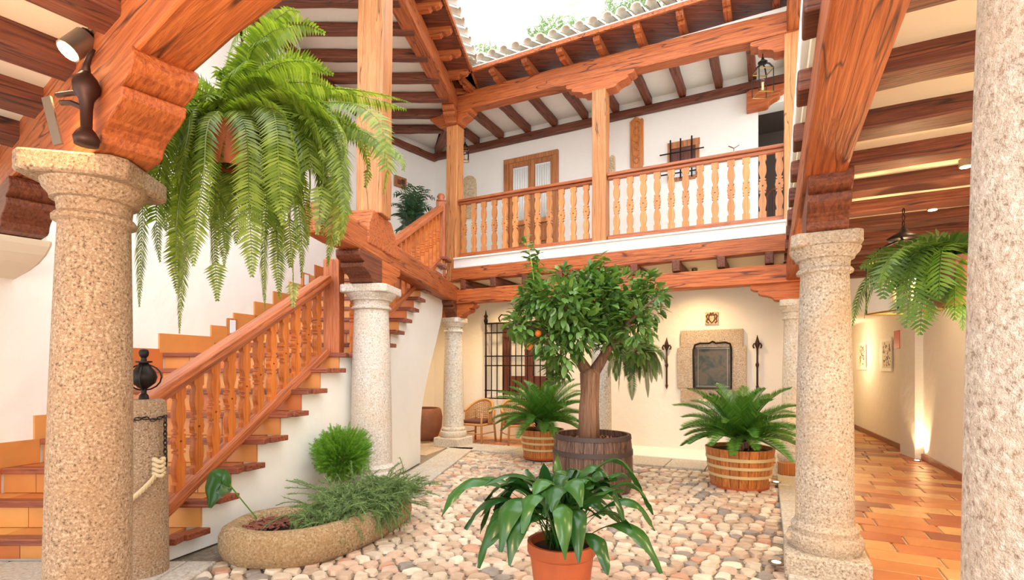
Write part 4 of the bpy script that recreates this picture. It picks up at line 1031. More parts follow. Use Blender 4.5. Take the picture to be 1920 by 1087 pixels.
plight((7.9, 12.4, 1.9), 16, (1, .7, .4), .2); fill_downlight(V((5.6, 7.4, 3.33)), 26, 'added fill spotlight in front of the corridor opening'); fill_downlight(V((4.6, 5.6, 3.33)), 24, 'added fill spotlight halfway along the tiled gallery')  # corridor point light without a fitting and two spots, added as fill
plight((-1.6, .6, 2.0), 46, (1, .62, .30), .15); plight((.4, -.6, 2.3), 30, (1, .75, .5), .2); plight((2.6, 2.2, 1.6), 30, (1, .78, .5), .2)  # unseen point lights added to lift the near and right galleries

# ---------------------------------------------------------------- iron fitting on left column cap
t = thing('iron_fitting', 'wrought iron bulbous fitting standing on the left column capital', 'ironwork', P(162, 272, 2.30))
b = WL[t.name]
MB().lathe([(.045, 0), (.05, .03), (.035, .06), (.022, .075), (.024, .16), (.028, .2), (.035, .215), (.05, .24), (.052, .27), (.04, .30), (.02, .325)], b, 14).build('stem', 'rust', t, smooth=True)
MB().tube([b + Z * .31, b + V((.0, 0, .36)), b + V((.015, 0, .40)), b + V((.035, 0, .43))], [.018, .014, .011, .007], 8).build('tip', 'rust', t, smooth=True)
MB().tube([b + V((-.02, 0, .17)), b + V((-.07, 0, .19)), b + V((-.13, .02, .20))], .012, 6).build('arm', 'rust', t)
MB().tube([b + V((-.02, 0, .22)), b + V((-.05, 0, .235)), b + V((-.15, .02, .235))], .012, 6).build('hook', 'rust', t)
MB().obox(b + V((-.15, .0, .0)), V((.25, 0, -1)).normalized() * -1, (0, 1, 0), V((1, 0, .25)).normalized(), .22, .012, .04).build('flat_bar', 'steel', t)
# ---------------------------------------------------------------- bollard with finial, chain, rope
bx, by = -2.84, 3.95
t = thing('stone_bollard', 'round granite bollard at the foot of the stair balustrade', 'bollard', (bx, by, .03))
MB().lathe([(.165, .03), (.16, .5), (.152, 1.0), (.148, 1.30), (.14, 1.345), (.12, 1.36)], (bx, by, 0), 28).build('post', 'granite', t, smooth='auto')
t = thing('iron_finial', 'black iron ball finial with rings on top of the granite bollard', 'finial', (bx, by, 1.36))
MB().lathe([(.035, 0), (.03, .03), (.018, .045), (.02, .08), (.04, .095), (.075, .125), (.088, .17), (.075, .215), (.045, .255), (.03, .28), (.055, .283), (.055, .295), (.02, .297), (.018, .32), (.03, .335), (.034, .36), (.028, .38), (.01, .39)], (bx, by, 1.36), 20).build('ball', 'iron', t, smooth='auto')
for q in (0, 1): MB().tube([V((bx, by, 1.53)) + V((math.cos(q * 1.57 + .4), math.sin(q * 1.57 + .4), 0)) * (.115 * math.cos(a)) + Z * (.10 * math.sin(a)) for a in [i * math.pi / 8 for i in range(17)]], .006, 5).build('ring', 'iron', t)
t = thing('iron_chain', 'iron chain looped round the bollard and hanging down its right side', 'chain', (bx + .17, by - .05, .9))
n = 22
for k in range(n):
    a = -math.pi * .95 + k * math.pi * .98 / n; q = V((bx + .168 * math.cos(a), by + .168 * math.sin(a), 1.22 + .01 * math.sin(k))); tg = V((-math.sin(a), math.cos(a), 0)); ot = Z if k % 2 else V((math.cos(a), math.sin(a), 0))
    MB().tube([q + tg * (.022 * math.cos(f)) + ot * (.011 * math.sin(f)) for f in [i * math.pi / 4 for i in range(9)]], .004, 4).build('link', 'iron', t)
for k in range(11):
    q = V((bx + .185, by - .03, 1.20 - k * .034)); ot = V((1, 0, 0)) if k % 2 else V((0, 1, 0))
    MB().tube([q + Z * (.024 * math.cos(f)) + ot * (.012 * math.sin(f)) for f in [i * math.pi / 4 for i in range(9)]], .0045, 4).build('link', 'iron', t)
t = thing('hemp_rope', 'twisted hemp rope tied at the chain and hanging across the bollard', 'rope', (bx + .16, by - .1, .5))
kn = V((bx + .17, by - .06, .83)); rp_ = bez(kn, V((bx + .1, by - .3, .55)), V((bx - .30, by - .28, .50)), 14)
for ph in (0, 2.09, 4.19):
    pts = []
    for i in range(57):
        f = i / 56 * 14; j = min(int(f), 13); p = rp_[j].lerp(rp_[j + 1], f - j); a = ph + i * .9; pts.append(p + V((0, math.cos(a), math.sin(a))) * .012)
    MB().tube(pts, .013, 5).build('strand', 'rope', t, smooth=True)
for k in range(4): MB().tube([kn + V((.035 * math.cos(f), -.02 + .035 * math.sin(f) * .6, -.03 + .035 * k + .012 * math.sin(f * 2))) for f in [i * math.pi / 5 for i in range(11)]], .016, 6).build('knot_loop', 'rope', t, smooth=True)

# ---------------------------------------------------------------- plants
def frond(mb, pts, plen, pairs, wid, twist=0, tilt=.35, droop=.25, stem=.006, t0=.12, vee=0.0, shape=None, fold=0):
    cum = [0.0]
    for a_, b_ in zip(pts[:-1], pts[1:]): cum.append(cum[-1] + (b_ - a_).length)
    N_ = len(pts) - 1; out_ = []; j_ = 0
    for i_ in range(N_ + 1):
        tl = cum[-1] * i_ / N_
        while j_ < N_ - 1 and cum[j_ + 1] < tl: j_ += 1
        out_.append(pts[j_].lerp(pts[j_ + 1], (tl - cum[j_]) / max(1e-6, cum[j_ + 1] - cum[j_])))
    pts = out_
    n = len(pts) - 1
    az = V((pts[-1].x - pts[0].x, pts[-1].y - pts[0].y, 0)); az = az.normalized() if az.length > 1e-3 else V((1, 0, 0))
    side0 = V((-az.y, az.x, 0))
    mb.tube([pts[i] for i in range(0, n + 1, 2)] if n % 2 == 0 else pts, [stem * (1 - .75 * i / (n // 2 if n % 2 == 0 else n)) for i in range((n // 2 if n % 2 == 0 else n) + 1)], 3, False)
    for k in range(pairs):
        f = t0 + (1 - t0) * (k + .5) / pairs; x = f * n; j = min(int(x), n - 1); p = pts[j].lerp(pts[j + 1], x - j); T = (pts[j + 1] - pts[j]).normalized()
        sd = (side0 - T * side0.dot(T)).normalized(); nn = T.cross(sd)
        if nn.z < 0: nn = -nn
        c, s_ = math.cos(twist), math.sin(twist); sd, nn = sd * c + nn * s_, nn * c - sd * s_
        L = plen * (shape(f) if shape else max(.15, min(1, .55 + f * 2.2) * min(1, (1 - f) * 4 + .10))) * U(.88, 1.1)
        for sg in (-1, 1):
            d = (sd * sg * math.cos(tilt) + T * math.sin(tilt) + nn * vee - Z * droop * U(.6, 1.2)).normalized()
            w = T * wid * .5
            m = p + d * L * .45 + nn * (L * .04); tip = p + d * L - Z * L * droop * .35
            mb.add([p - w * .6, m - w, tip, m + w, p + w * .6], [(0, 1, 3, 4), (1, 2, 3)])
def frond_obj(name, pts, mt, parent, **k):
    mb = MB(); frond(mb, pts, **k); return mb.build(name, mt, parent)
def pot_mesh(t, c, r0, r1, h, mt='terra', rim=.035, soil='soil', name='pot'):
    c = V(c)
    MB().lathe([(r0 * .9, 0), (r0, .01), (r1 * .95, h * .82), (r1, h * .84), (r1 * 1.03, h * .86), (r1 * 1.03, h), (r1 * .93, h), (r1 * .92, h * .88)], c, 28, False).build(name, mt, t, smooth='auto')
    MB().lathe([(r1 * .93, h * .88), (r1 * .5, h * .91), (.01, h * .92)], c, 24, False).build('soil', soil, t)
# big hanging fern
fc = P(452, 232, 3.2)
t = thing('hanging_fern', 'large Boston fern spilling from an orange pot under the foreground beam', 'fern', fc - Z * .3)
pc = P(430, 315, 3.2)
pot_mesh(t, pc, .10, .145, .27, 'terra')
for q in range(3):
    a = q * 2.1 + .4; MB().tube([pc + V((.14 * math.cos(a), .14 * math.sin(a), .26)), P(452, 70, 3.2) + V((.01 * q, 0, 0))], .004, 4).build('hanging_wire', 'iron', t)
MB().tube([P(452, 70, 3.2), P(452, 0, 3.0), P(440, -60, 2.45)], .008, 6).build('hook', 'iron', t)
crown = pc + Z * .27
main = [(265, 575, 3.0), (345, 625, 3.1), (300, 490, 2.95), (330, 550, 3.3), (405, 565, 3.1), (305, 430, 3.0), (300, 360, 3.1), (372, 500, 2.9), (420, 470, 2.8), (500, 580, 3.1), (522, 560, 3.3), (470, 520, 2.9), (560, 520, 3.1), (440, 455, 3.5),
        (620, 500, 3.2), (600, 440, 2.9), (640, 410, 3.2), (575, 460, 3.5), (545, 575, 3.0), (770, 190, 3.0), (760, 320, 3.2), (725, 365, 3.0), (700, 250, 3.4), (760, 205, 3.5), (715, 310, 2.8), (680, 350, 3.1), (650, 300, 2.7),
        (570, 25, 3.1), (612, 60, 3.3), (545, 50, 2.9), (500, 80, 3.0), (525, 115, 3.5), (600, 120, 3.0), (470, 120, 2.9), (410, 150, 3.1), (640, 180, 3.3), (620, 215, 3.0), (380, 190, 3.0), (560, 180, 2.7), (480, 60, 3.4), (660, 230, 3.0),
        (395, 400, 2.75), (480, 400, 2.7), (530, 420, 2.75), (350, 330, 2.8), (380, 300, 2.75), (560, 340, 2.7), (600, 300, 2.8)]
extra = []
while len(extra) < 84:
    u, v = U(275, 660), U(130, 560); Y = U(2.75, 3.7)
    if abs(u - 430) < 70 and Y < 3.25: continue
    if v > 560 - abs(u - 400) * .35: continue
    extra.append((u, v, Y))
for i, (u, v, Y) in enumerate([m_ for m_ in main if not (m_[2] < 2.85 and abs(m_[0] - 430) < 90)] + extra):
    tg = P(u, v, Y); c0 = crown + V((U(-.08, .08), U(-.08, .08), 0)); dlt = tg - c0; hor = V((dlt.x, dlt.y, 0))
    if dlt.z > -.1: p1 = c0 + hor * .45 + Z * (max(dlt.z, 0) * .9 + .22)
    else: p1 = c0 + hor * U(.95, 1.25) + Z * (U(.02, .3))
    pts = bez(c0, p1, tg, 20); ln = sum((pts[q + 1] - pts[q]).length for q in range(20))
    for q in range(1, 21): pts[q] = pts[q] + V((math.sin(q * .5 + i), math.cos(q * .4 + i * 2), 0)) * .018 * (q / 20)
    frond_obj('frond', pts, 'fern', t, plen=U(.085, .125), pairs=int(ln / .019), wid=.0175, twist=U(-.9, .9), tilt=.3, droop=U(.1, .5), stem=.005, t0=.06)
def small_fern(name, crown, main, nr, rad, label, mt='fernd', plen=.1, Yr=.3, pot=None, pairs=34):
    t = thing(name, label, 'fern', crown - Z * .2)
    if pot: pot_mesh(t, crown - Z * pot[1], pot[0] * .7, pot[0], pot[1], 'terrad')
    tg_ = [P(*m) for m in main] + [crown + V((U(-1, 1) * rad, U(-1, 1) * rad * .8, U(-1.1, .35) * rad)) for _ in range(nr)]
    for tg in tg_:
        dlt = tg - crown; hor = V((dlt.x, dlt.y, 0)); p1 = crown + hor * (.9 if dlt.z < -.1 else .4) + Z * (max(dlt.z, 0) + .16)
        frond_obj('frond', bez(crown + V((U(-.04, .04), U(-.04, .04), 0)), p1, tg, 16), mt, t, plen=plen * U(.9, 1.2), pairs=max(18, int((tg - crown).length * 1.15 / .021)), wid=.018, twist=U(-.9, .9), tilt=.3, droop=U(.1, .4), stem=.005)
    return t
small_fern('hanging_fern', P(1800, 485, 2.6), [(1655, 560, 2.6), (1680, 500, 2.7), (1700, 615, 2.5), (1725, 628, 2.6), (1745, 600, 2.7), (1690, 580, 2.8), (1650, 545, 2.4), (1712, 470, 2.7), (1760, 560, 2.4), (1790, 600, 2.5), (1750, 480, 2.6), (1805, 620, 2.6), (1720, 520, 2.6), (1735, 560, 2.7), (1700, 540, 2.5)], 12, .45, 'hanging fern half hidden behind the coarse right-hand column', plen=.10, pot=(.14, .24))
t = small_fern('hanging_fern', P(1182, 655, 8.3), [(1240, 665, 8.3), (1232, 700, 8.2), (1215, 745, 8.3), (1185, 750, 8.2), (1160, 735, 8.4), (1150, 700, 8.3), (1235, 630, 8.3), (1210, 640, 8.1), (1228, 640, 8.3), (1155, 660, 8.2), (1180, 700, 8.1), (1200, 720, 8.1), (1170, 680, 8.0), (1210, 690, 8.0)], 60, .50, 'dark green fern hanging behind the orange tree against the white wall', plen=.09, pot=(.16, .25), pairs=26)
MB().tube([P(1178, 655, 8.3), P(1178, 545, 8.9)], .008, 5).build('hanging_wire', 'iron', t)

# cycads in tubs
def tub(t, c, r0, r1, h, nst=22, hoops=((.30, .07), (.52, .07), (.72, .08)), mt='tubw', hm='hoop', base='terra'):
    c = V(c)
    for k in range(nst):
        a0 = 2 * math.pi * k / nst + .008; a1 = 2 * math.pi * (k + 1) / nst - .008; vs = []
        zz = [0, .35, .7, 1.0]
        for z in zz:
            rr = r0 + (r1 - r0) * z ** .8
            for q, a in ((rr, a0), (rr, a1), (rr - .03, a1), (rr - .03, a0)): vs.append(c + V((q * math.cos(a), q * math.sin(a), z * h)))
        fs = [(3, 2, 1, 0), (12, 13, 14, 15)]
        for i in range(3):
            for e in range(4): fs.append((i * 4 + e, i * 4 + (e + 1) % 4, i * 4 + 4 + (e + 1) % 4, i * 4 + 4 + e))
        MB().add(vs, fs).build('stave', mt, t)
    for z, hh in hoops:
        ra = r0 + (r1 - r0) * z ** .8 + .008; rb = r0 + (r1 - r0) * (z + hh) ** .8 + .008
        MB().lathe([(ra - .012, z * h), (ra, z * h), (rb, (z + hh) * h), (rb - .012, (z + hh) * h)], c, 40, False).build('hoop', hm, t, smooth='auto')
    MB().lathe([(r1 - .035, h * .9), (.02, h * .93)], c, 24, False).build('soil', 'soil', t)
    MB().lathe([(r0 * .97, -.0), (r0 * 1.02, .0), (r0 * 1.04, h * .06), (r0 * .99, h * .07)], c, 30).build('base_ring', base, t, smooth='auto')
def cycad(c, z, n, L, label, seed, lowleft=False):
    rs = random.Random(seed); c = V(c); top = c + Z * z
    t = thing('sago_palm', label, 'palm', c)
    MB().lathe([(.10, 0), (.13, .05), (.12, .14), (.09, .2), (.03, .23)], top - Z * .05, 14).build('trunk', 'trunk', t)
    for k in range(26):
        a = rs.uniform(0, 6.28); zz = rs.uniform(0, .17); p = top + V((.11 * math.cos(a), .11 * math.sin(a), zz - .04)); q = p + V((.05 * math.cos(a), .05 * math.sin(a), .05))
        MB().tube([p, q], [.018, .004], 4).build('leaf_scale', 'rust', t)
    for k in range(n):
        a = k * 2.3999 + rs.uniform(-.15, .15); f = k / n; el = 1.35 - 1.35 * f ** .8 + rs.uniform(-.08, .08); l = L * rs.uniform(.85, 1.05) * (.75 + .35 * math.sin(math.pi * min(1, f + .25)))
        d0 = V((math.cos(a) * math.cos(el), math.sin(a) * math.cos(el), math.sin(el))); hor = V((math.cos(a), math.sin(a), 0))
        p0 = top + Z * .14 + hor * .03; p2 = p0 + d0 * l * .92 + hor * l * .10 - Z * l * (.16 + .18 * f); p1 = p0 + d0 * l * .55 + Z * l * .07
        frond_obj('frond', bez(p0, p1, p2, 14), 'cycad', t, plen=.21, pairs=52, wid=.0155, tilt=.72, droop=.04, vee=.45, stem=.009, t0=.10, shape=lambda f: (1 - f ** 3 * .75) * min(1, .35 + f * 2.6))
    return t
c1 = V((3.1, 6.98, 0.0)); t = thing('barrel_tub', 'orange half-barrel tub with pale hoops holding the right sago palm', 'tub', c1); tub(t, c1, .36, .44, .53)
cycad(c1, .50, 46, 1.0, 'bushy sago palm in the tub in front of the stone niche', 5)
c2 = V((.53, 8.95, .04)); t = thing('barrel_tub', 'hooped wooden tub of the left sago palm, behind the orange tree barrel', 'tub', c2); tub(t, c2, .32, .38, .50)
cycad(c2, .48, 46, 1.05, 'sago palm left of the orange tree trunk, in front of the grille', 9)
# orange tree barrel
c3 = V((1.06, 6.75, 0.0)); t = thing('oak_barrel', 'dark weathered oak half barrel in the centre of the court', 'barrel', c3)
nst = 26; hB = .74
def br(z): return .445 + .075 * math.sin(math.pi * (.18 + z * .62))
for k in range(nst):
    a0 = 2 * math.pi * k / nst + .007; a1 = 2 * math.pi * (k + 1) / nst - .007; vs = []; zz = [0, .25, .5, .75, 1]
    for z in zz:
        for q, a in ((br(z), a0), (br(z), a1), (br(z) - .035, a1), (br(z) - .035, a0)): vs.append(c3 + V((q * math.cos(a), q * math.sin(a), z * hB)))
    fs = [(3, 2, 1, 0), (16, 17, 18, 19)]
    for i in range(4):
        for e in range(4): fs.append((i * 4 + e, i * 4 + (e + 1) % 4, i * 4 + 4 + (e + 1) % 4, i * 4 + 4 + e))
    MB().add(vs, fs).build('stave', 'barrelw', t)
for z, hh in ((.93, .07), (.66, .08), (.30, .09)): MB().lathe([(br(z) - .01, z * hB), (br(z) + .008, z * hB), (br(z + hh * .9) + .008, (z + hh) * hB), (br(z + hh) - .01, (z + hh) * hB)], c3, 40, False).build('hoop', 'hoopd', t, smooth='auto')
MB().lathe([(.42, hB * .86), (.02, hB * .90)], c3, 24, False).build('soil', 'soil', t)
chips = MB()
for k in range(260):
    a = U(0, 6.28); r = .4 * math.sqrt(R()); p = c3 + V((r * math.cos(a), r * math.sin(a), hB * .88 + .02 * R())); d = V((U(-1, 1), U(-1, 1), U(-.3, .5))).normalized() * .03; w = V((-d.y, d.x, .01)) * .5
    chips.add([p - d - w, p + d - w, p + d + w, p - d + w], [(0, 1, 2, 3)])
chips.build('bark_mulch', 'mulch', t, kind='stuff')
# orange tree
tc = V((c3.x - .04, c3.y, hB * .86)); YT = 6.7
t = thing('orange_tree', 'orange tree with forked trunk and glossy crown growing from the dark barrel', 'tree', tc)
T0 = P(1105, 800, YT); T0.z = tc.z
fork = P(1106, 700, YT)
trk = MB(); trk.tube([T0 - Z * .05, P(1104, 770, YT), P(1106, 735, YT), fork, fork + Z * .06], [.14, .13, .12, .13, .10], 14); trk.build('trunk', 'trunk', t, smooth=True)
brn = MB()
limbs = [((1106, 705), (1080, 665), (1062, 635), 6.7, .085), ((1108, 705), (1132, 672), (1146, 640), 6.7, .085)]
ends = []
for (a, b, c, Y, r) in limbs:
    brn.tube(bez(P(a[0], a[1], 6.7), P(b[0], b[1], 6.7), P(c[0], c[1], Y), 6), [r, r * .95, r * .88, r * .8, r * .75, r * .7, r * .62], 10); ends.append((P(*c, Y), r * .6))
clusters = [(1010, 592, 48), (1060, 565, 46), (1110, 545, 46), (1160, 550, 46), (1205, 572, 38), (1215, 540, 26), (1190, 608, 36), (1140, 600, 42), (1085, 612, 42), (1030, 628, 38), (985, 605, 32), (1050, 660, 30), (1045, 690, 22), (1090, 575, 50), (1130, 570, 50), (1170, 585, 40), (1000, 560, 30), (1060, 530, 30), (1150, 640, 28), (1195, 655, 18), (1085, 640, 26), (970, 610, 20), (1235, 555, 14), (1120, 525, 26), (1020, 560, 34), (1100, 580, 50), (1065, 590, 44)]
cl3 = []
for (u, v, rp2) in clusters:
    Y = 6.55 + U(-.45, .45); c = P(u, v, Y); cl3.append((c, rp2 / 960 * Y))
    e = min(ends, key=lambda q: (q[0] - c).length); mid = (e[0] + c) / 2 + Z * .08
    brn.tube(bez(e[0], mid, c, 5), [.03, .026, .022, .018, .013, .008], 6)
brn.build('branch', 'trunk', t, smooth=True)
def leaf_mesh(name, L, w, mt, n=4, fold=.25, arch=.2):
    mb = MB(); vs = []; fs = []
    for i in range(n + 1):
        f = i / n; ww = w / 2 * math.sin(math.pi * min(1, f * .92 + .05)) ** .8; z = -arch * L * f * f
        vs += [(-ww, f * L, z + ww * fold), (0, f * L, z), (ww, f * L, z + ww * fold)]
    for i in range(n):
        a = i * 3; fs += [(a, a + 1, a + 4, a + 3), (a + 1, a + 2, a + 5, a + 4)]
    me = bpy.data.meshes.new(name); me.from_pydata([V(v) * S for v in vs], [], fs); me.materials.append(M[mt]); me.polygons.foreach_set('use_smooth', [True] * len(me.polygons)); return me, [V(v) for v in vs], fs
lm, lv, lf_ = leaf_mesh('leaf', .135, .062, 'citrus'); lmy, lvy, lfy = leaf_mesh('leaf', .12, .045, 'citrusy')
rest = MB(); cnt = 0; leaves = []
for (c, r) in cl3:
    nn_ = int(175 * (r / .3) ** 1.6)
    for k in range(nn_):
        d = V((random.gauss(0, 1), random.gauss(0, 1), random.gauss(0, 1))).normalized(); p = c + d * r * U(.35, 1.0) ** .6
        yv = (d * .8 + V((U(-.6, .6), U(-.6, .6), U(-.6, .35)))).normalized(); leaves.append((p, yv, U(.75, 1.15), False))
shoots = [((1000, 560), (1005, 500), (983, 447), 6.4), ((1005, 565), (1010, 520), (1008, 470), 6.5), ((1110, 545), (1125, 515), (1127, 480), 6.6), ((1190, 560), (1215, 530), (1218, 512), 6.5), ((1130, 550), (1140, 530), (1150, 505), 6.9), ((1045, 670), (1040, 690), (1040, 715), 6.5)]
for a, b, c, Y in shoots:
    pts = bez(P(*a, Y), P(*b, Y), P(*c, Y), 14); MB().tube(pts, [.012 * (1 - .05 * i) for i in range(15)], 5).build('twig', 'citrusy', t)
    for i, p in enumerate(pts):
        for q in range(3):
            an = U(0, 6.28); leaves.append((p, V((math.cos(an), math.sin(an), U(-.3, .8))).normalized(), U(.8, 1.1), i > 8 and a[1] < 600 and R() < .6))
leaves.sort(key=lambda l: l[0].y + U(0, .3))
for p, yv, sc, young in leaves:
    zv = V((U(-.5, .5), U(-.5, .5), 1)); zv = (zv - yv * zv.dot(yv)).normalized(); xv = yv.cross(zv); m3 = Matrix((xv, yv, zv)).transposed()
    if cnt < 290:
        o = bpy.data.objects.new('leaf', lmy if young else lm); col.objects.link(o); o.parent = t; o.location = (p - WL[t.name]) * S; o.rotation_euler = m3.to_euler(); o.scale = (sc,) * 3; cnt += 1
    else: rest.add([p + m3 @ (v * sc) for v in lv], lf_)
rest.build('foliage', 'citrus', t, kind='stuff', smooth=True)
for (u, v) in ((993, 650), (1009, 625)):
    MB().sphere(P(u, v, 6.25), .042, 14).build('orange', 'orange', t, smooth=True)

# aspidistra
ap = V((.32, 3.3, .03)); t = thing('terracotta_pot', 'terracotta pot of the aspidistra in the foreground', 'pot', ap)
pot_mesh(t, ap, .155, .215, .46)
t = thing('aspidistra', 'aspidistra with long arching dark leaves in the foreground pot', 'plant', ap + Z * .42)
def blade(c0, p1, tip, w, mt, parent, name='leaf', tw=0.0, stalk=.35, n=16):
    pts = bez(c0, p1, tip, n); az = V((tip.x - c0.x, tip.y - c0.y, 0)); az = az.normalized() if az.length > .02 else V((1, 0, 0)); s0 = V((-az.y, az.x, 0)); vs = []; fs = []
    for i, p in enumerate(pts):
        f = i / n; T = (pts[min(i + 1, n)] - pts[max(i - 1, 0)]).normalized(); sd = (s0 - T * s0.dot(T)).normalized(); nn = sd.cross(T)
        sd, nn = sd * math.cos(tw) + nn * math.sin(tw), nn * math.cos(tw) - sd * math.sin(tw)
        g = max(0, (f - stalk) / (1 - stalk)); ww = max(.006, w / 2 * math.sin(math.pi * min(1, g ** .8 * .985 + .0)) ** .75 if g > 0 else .006); wv = .012 * math.sin(f * 23 + c0.x * 90)
        vs += [p - sd * ww + nn * (ww * .35 + wv * g), p - sd * ww * .5 + nn * (ww * .05), p, p + sd * ww * .5 + nn * (ww * .05), p + sd * ww + nn * (ww * .35 - wv * g)]
    for i in range(n):
        for e in range(4): a = i * 5 + e; fs.append((a, a + 1, a + 6, a + 5))
    return MB().add(vs, fs).build(name, mt, parent, smooth=True)
def asp_leaf(u, v, Y, w, up, out=.6):
    w *= .78
    tg = P(u, v, Y); c0 = ap + V((U(-.1, .1), U(-.08, .08), .42)); dl = tg - c0; hor = V((dl.x, dl.y, 0))
    blade(c0, c0 + hor * out + Z * up, tg, w, 'aspid', t, tw=U(-.5, .5))
for a in ((1045, 848, 3.4, .17, .3, .5), (1020, 868, 3.2, .15, .3, .5), (985, 880, 3.3, .15, .45, .5), (950, 905, 3.1, .17, .62, .7), (828, 968, 3.0, .12, .78, .75), (872, 992, 3.1, .15, .6, .7), (897, 1065, 3.0, .13, .55, .85), (938, 1035, 2.8, .2, .72, .85), (955, 1060, 2.75, .17, .6, .8),
          (1208, 935, 3.3, .13, .95, .6), (1225, 965, 3.2, .14, .72, .7), (1228, 995, 3.1, .15, .6, .7), (1240, 1075, 3.0, .13, .42, .7), (1140, 1078, 2.85, .14, .35, .8), (1085, 1055, 2.75, .15, .62, .7), (1060, 1050, 2.7, .16, .7, .8), (1120, 890, 3.5, .16, .6, .5), (1150, 920, 3.3, .16, .75, .5), (1085, 880, 3.5, .16, .5, .5),
          (1180, 900, 3.6, .15, .6, .5), (1000, 930, 2.9, .17, .7, .6), (1035, 960, 2.8, .17, .7, .6), (1090, 950, 2.85, .17, .75, .6), (910, 940, 3.2, .16, .66, .7), (900, 1000, 3.3, .15, .62, .8), (1170, 975, 3.0, .15, .7, .7), (1200, 1020, 3.1, .13, .5, .7), (980, 1000, 2.8, .16, .72, .8), (865, 915, 3.5, .13, .62, .6), (1010, 900, 3.6, .15, .55, .5)):
    asp_leaf(*a)
for _ in range(46):
    u = U(900, 1200); asp_leaf(u, U(875, 1010) + abs(u - 1050) * .15, U(2.95, 3.7), U(.11, .17), U(.4, .8), U(.2, .7))

# kentia palm upstairs and its white pot
kp = V((e2(9.6) - .75, 9.9, 3.76)); kc = P(775, 436, 9.9); kp = V((kc.x, 9.9, 3.5))
t = thing('palm_pot', 'white rounded pot of the palm at the top of the stairs', 'pot', kp)
MB().lathe([(.2, 0), (.32, .12), (.36, .3), (.33, .48), (.28, .55), (.25, .55)], kp, 24).build('pot', 'whitewash', t, smooth=True)
t = thing('kentia_palm', 'dark green indoor palm at the top of the stairs left of the corner post', 'palm', kp + Z * .5)
for k, (u, v) in enumerate(((733, 385), (738, 365), (752, 352), (768, 350), (790, 352), (805, 358), (815, 372), (812, 395), (730, 405), (745, 430), (760, 372), (780, 368), (795, 385), (770, 400), (750, 395), (806, 410))):
    tg = P(u, v, 9.9 + U(-.35, .35)); c0 = kp + Z * .55; dl = tg - c0; p1 = c0 + V((dl.x, dl.y, 0)) * .3 + Z * (max(dl.z, 0) + .3)
    frond_obj('frond', bez(c0, p1, tg, 14), 'kentia', t, plen=.26, pairs=14, wid=.035, tilt=.6, droop=.25, stem=.01, t0=.35, twist=U(-.5, .5), shape=lambda f: math.sin(math.pi * min(1, f * .8 + .15)) + .1)

# ---------------------------------------------------------------- stone trough and its plants
out = [V(p + (0,)) for p in ((-2.47, 4.50), (-2.42, 4.22), (-2.22, 4.05), (-1.9, 4.0), (-1.6, 4.08), (-1.38, 4.35), (-1.2, 4.75), (-1.08, 5.15), (-1.06, 5.45), (-1.2, 5.62), (-1.45, 5.6), (-1.75, 5.35), (-2.05, 5.05), (-2.32, 4.8))]
def smoothloop(lp, it=2):
    for _ in range(it):
        q = []
        for i in range(len(lp)): a, b = lp[i], lp[(i + 1) % len(lp)]; q += [a * .75 + b * .25, a * .25 + b * .75]
        lp = q
    return lp
lo = smoothloop(out, 2); cen = sum(lo, V((0, 0, 0))) / len(lo); n = len(lo)
def ringf(off, z, wob=0):
    r = []
    for i, p in enumerate(lo):
        T = (lo[(i + 1) % n] - lo[i - 1]).normalized(); nr = V((T.y, -T.x, 0))
        if nr.dot(p - cen) < 0: nr = -nr
        r.append(p + nr * (off + wob * math.sin(i * .9) * .5 + wob * math.sin(i * .37 + 1)) + Z * (z + wob * .6 * math.sin(i * .5)))
    return r
t = thing('stone_trough', 'long irregular mossy stone trough at the foot of the stair wall', 'planter', cen)
rings = [ringf(-.05, .0), ringf(-.01, .03, .006), ringf(.015, .10, .01), ringf(.01, .2, .012), ringf(-.02, .265, .012), ringf(-.07, .295, .012), ringf(-.12, .29, .01), ringf(-.155, .26, .008), ringf(-.17, .18)]
vs = [p for r in rings for p in r]; fs = [(k * n + i, k * n + (i + 1) % n, (k + 1) * n + (i + 1) % n, (k + 1) * n + i) for k in range(len(rings) - 1) for i in range(n)]
MB().add(vs, fs).build('trough_body', 'trough', t, smooth=True)
rs_ = ringf(-.16, .22); MB().add(rs_, [tuple(range(n))]).build('soil', 'soil', t)
ch = MB()
for k in range(420):
    f = R(); p = V((-2.25, 4.38, .235)).lerp(V((-1.6, 4.75, .235)), f) + V((U(-.13, .13), U(-.15, .15), R() * .025)); a = U(0, 6.28); d = V((math.cos(a), math.sin(a), U(-.2, .3))) * U(.015, .04); w = V((-math.sin(a), math.cos(a), .1)) * .011
    ch.add([p - d - w, p + d - w, p + d + w, p - d + w, p - d + Z * .008, p + d + Z * .008], [(0, 1, 5, 4), (3, 4, 5, 2), (0, 4, 3), (1, 2, 5), (0, 3, 2, 1)])
ch.build('bark_mulch', 'mulch', t, kind='stuff')
t = thing('trailing_rosemary', 'grey-green trailing needle plant spilling over the stone trough', 'plant', V((-1.55, 4.7, .25)))
nb = MB(); stems = MB()
def sprig(p, d, L, nl, sp=.03, grav=.35):
    pts = [p]; q = p.copy(); dd_ = d.normalized()
    for i in range(10):
        dd_ = (dd_ + V((U(-.15, .15), U(-.15, .15), U(-.1, .1) - grav * .25))).normalized(); q = q + dd_ * L / 10
        for px in ():
            pass
        pts.append(q.copy())
    stems.tube(pts[::2], .004, 3, False)
    for i in range(nl):
        f = U(.05, 1) * 10; j = min(int(f), 9); b = pts[j].lerp(pts[j + 1], f - j); T = (pts[j + 1] - pts[j]).normalized()
        e = (V((random.gauss(0, 1), random.gauss(0, 1), random.gauss(0, 1))).normalized() + T * .7).normalized() * sp * U(.7, 1.3); w = e.cross(T); w = w.normalized() * .0035 if w.length > 1e-6 else V((.0035, 0, 0))
        nb.add([b - w, b + e, b + w], [(0, 1, 2)])
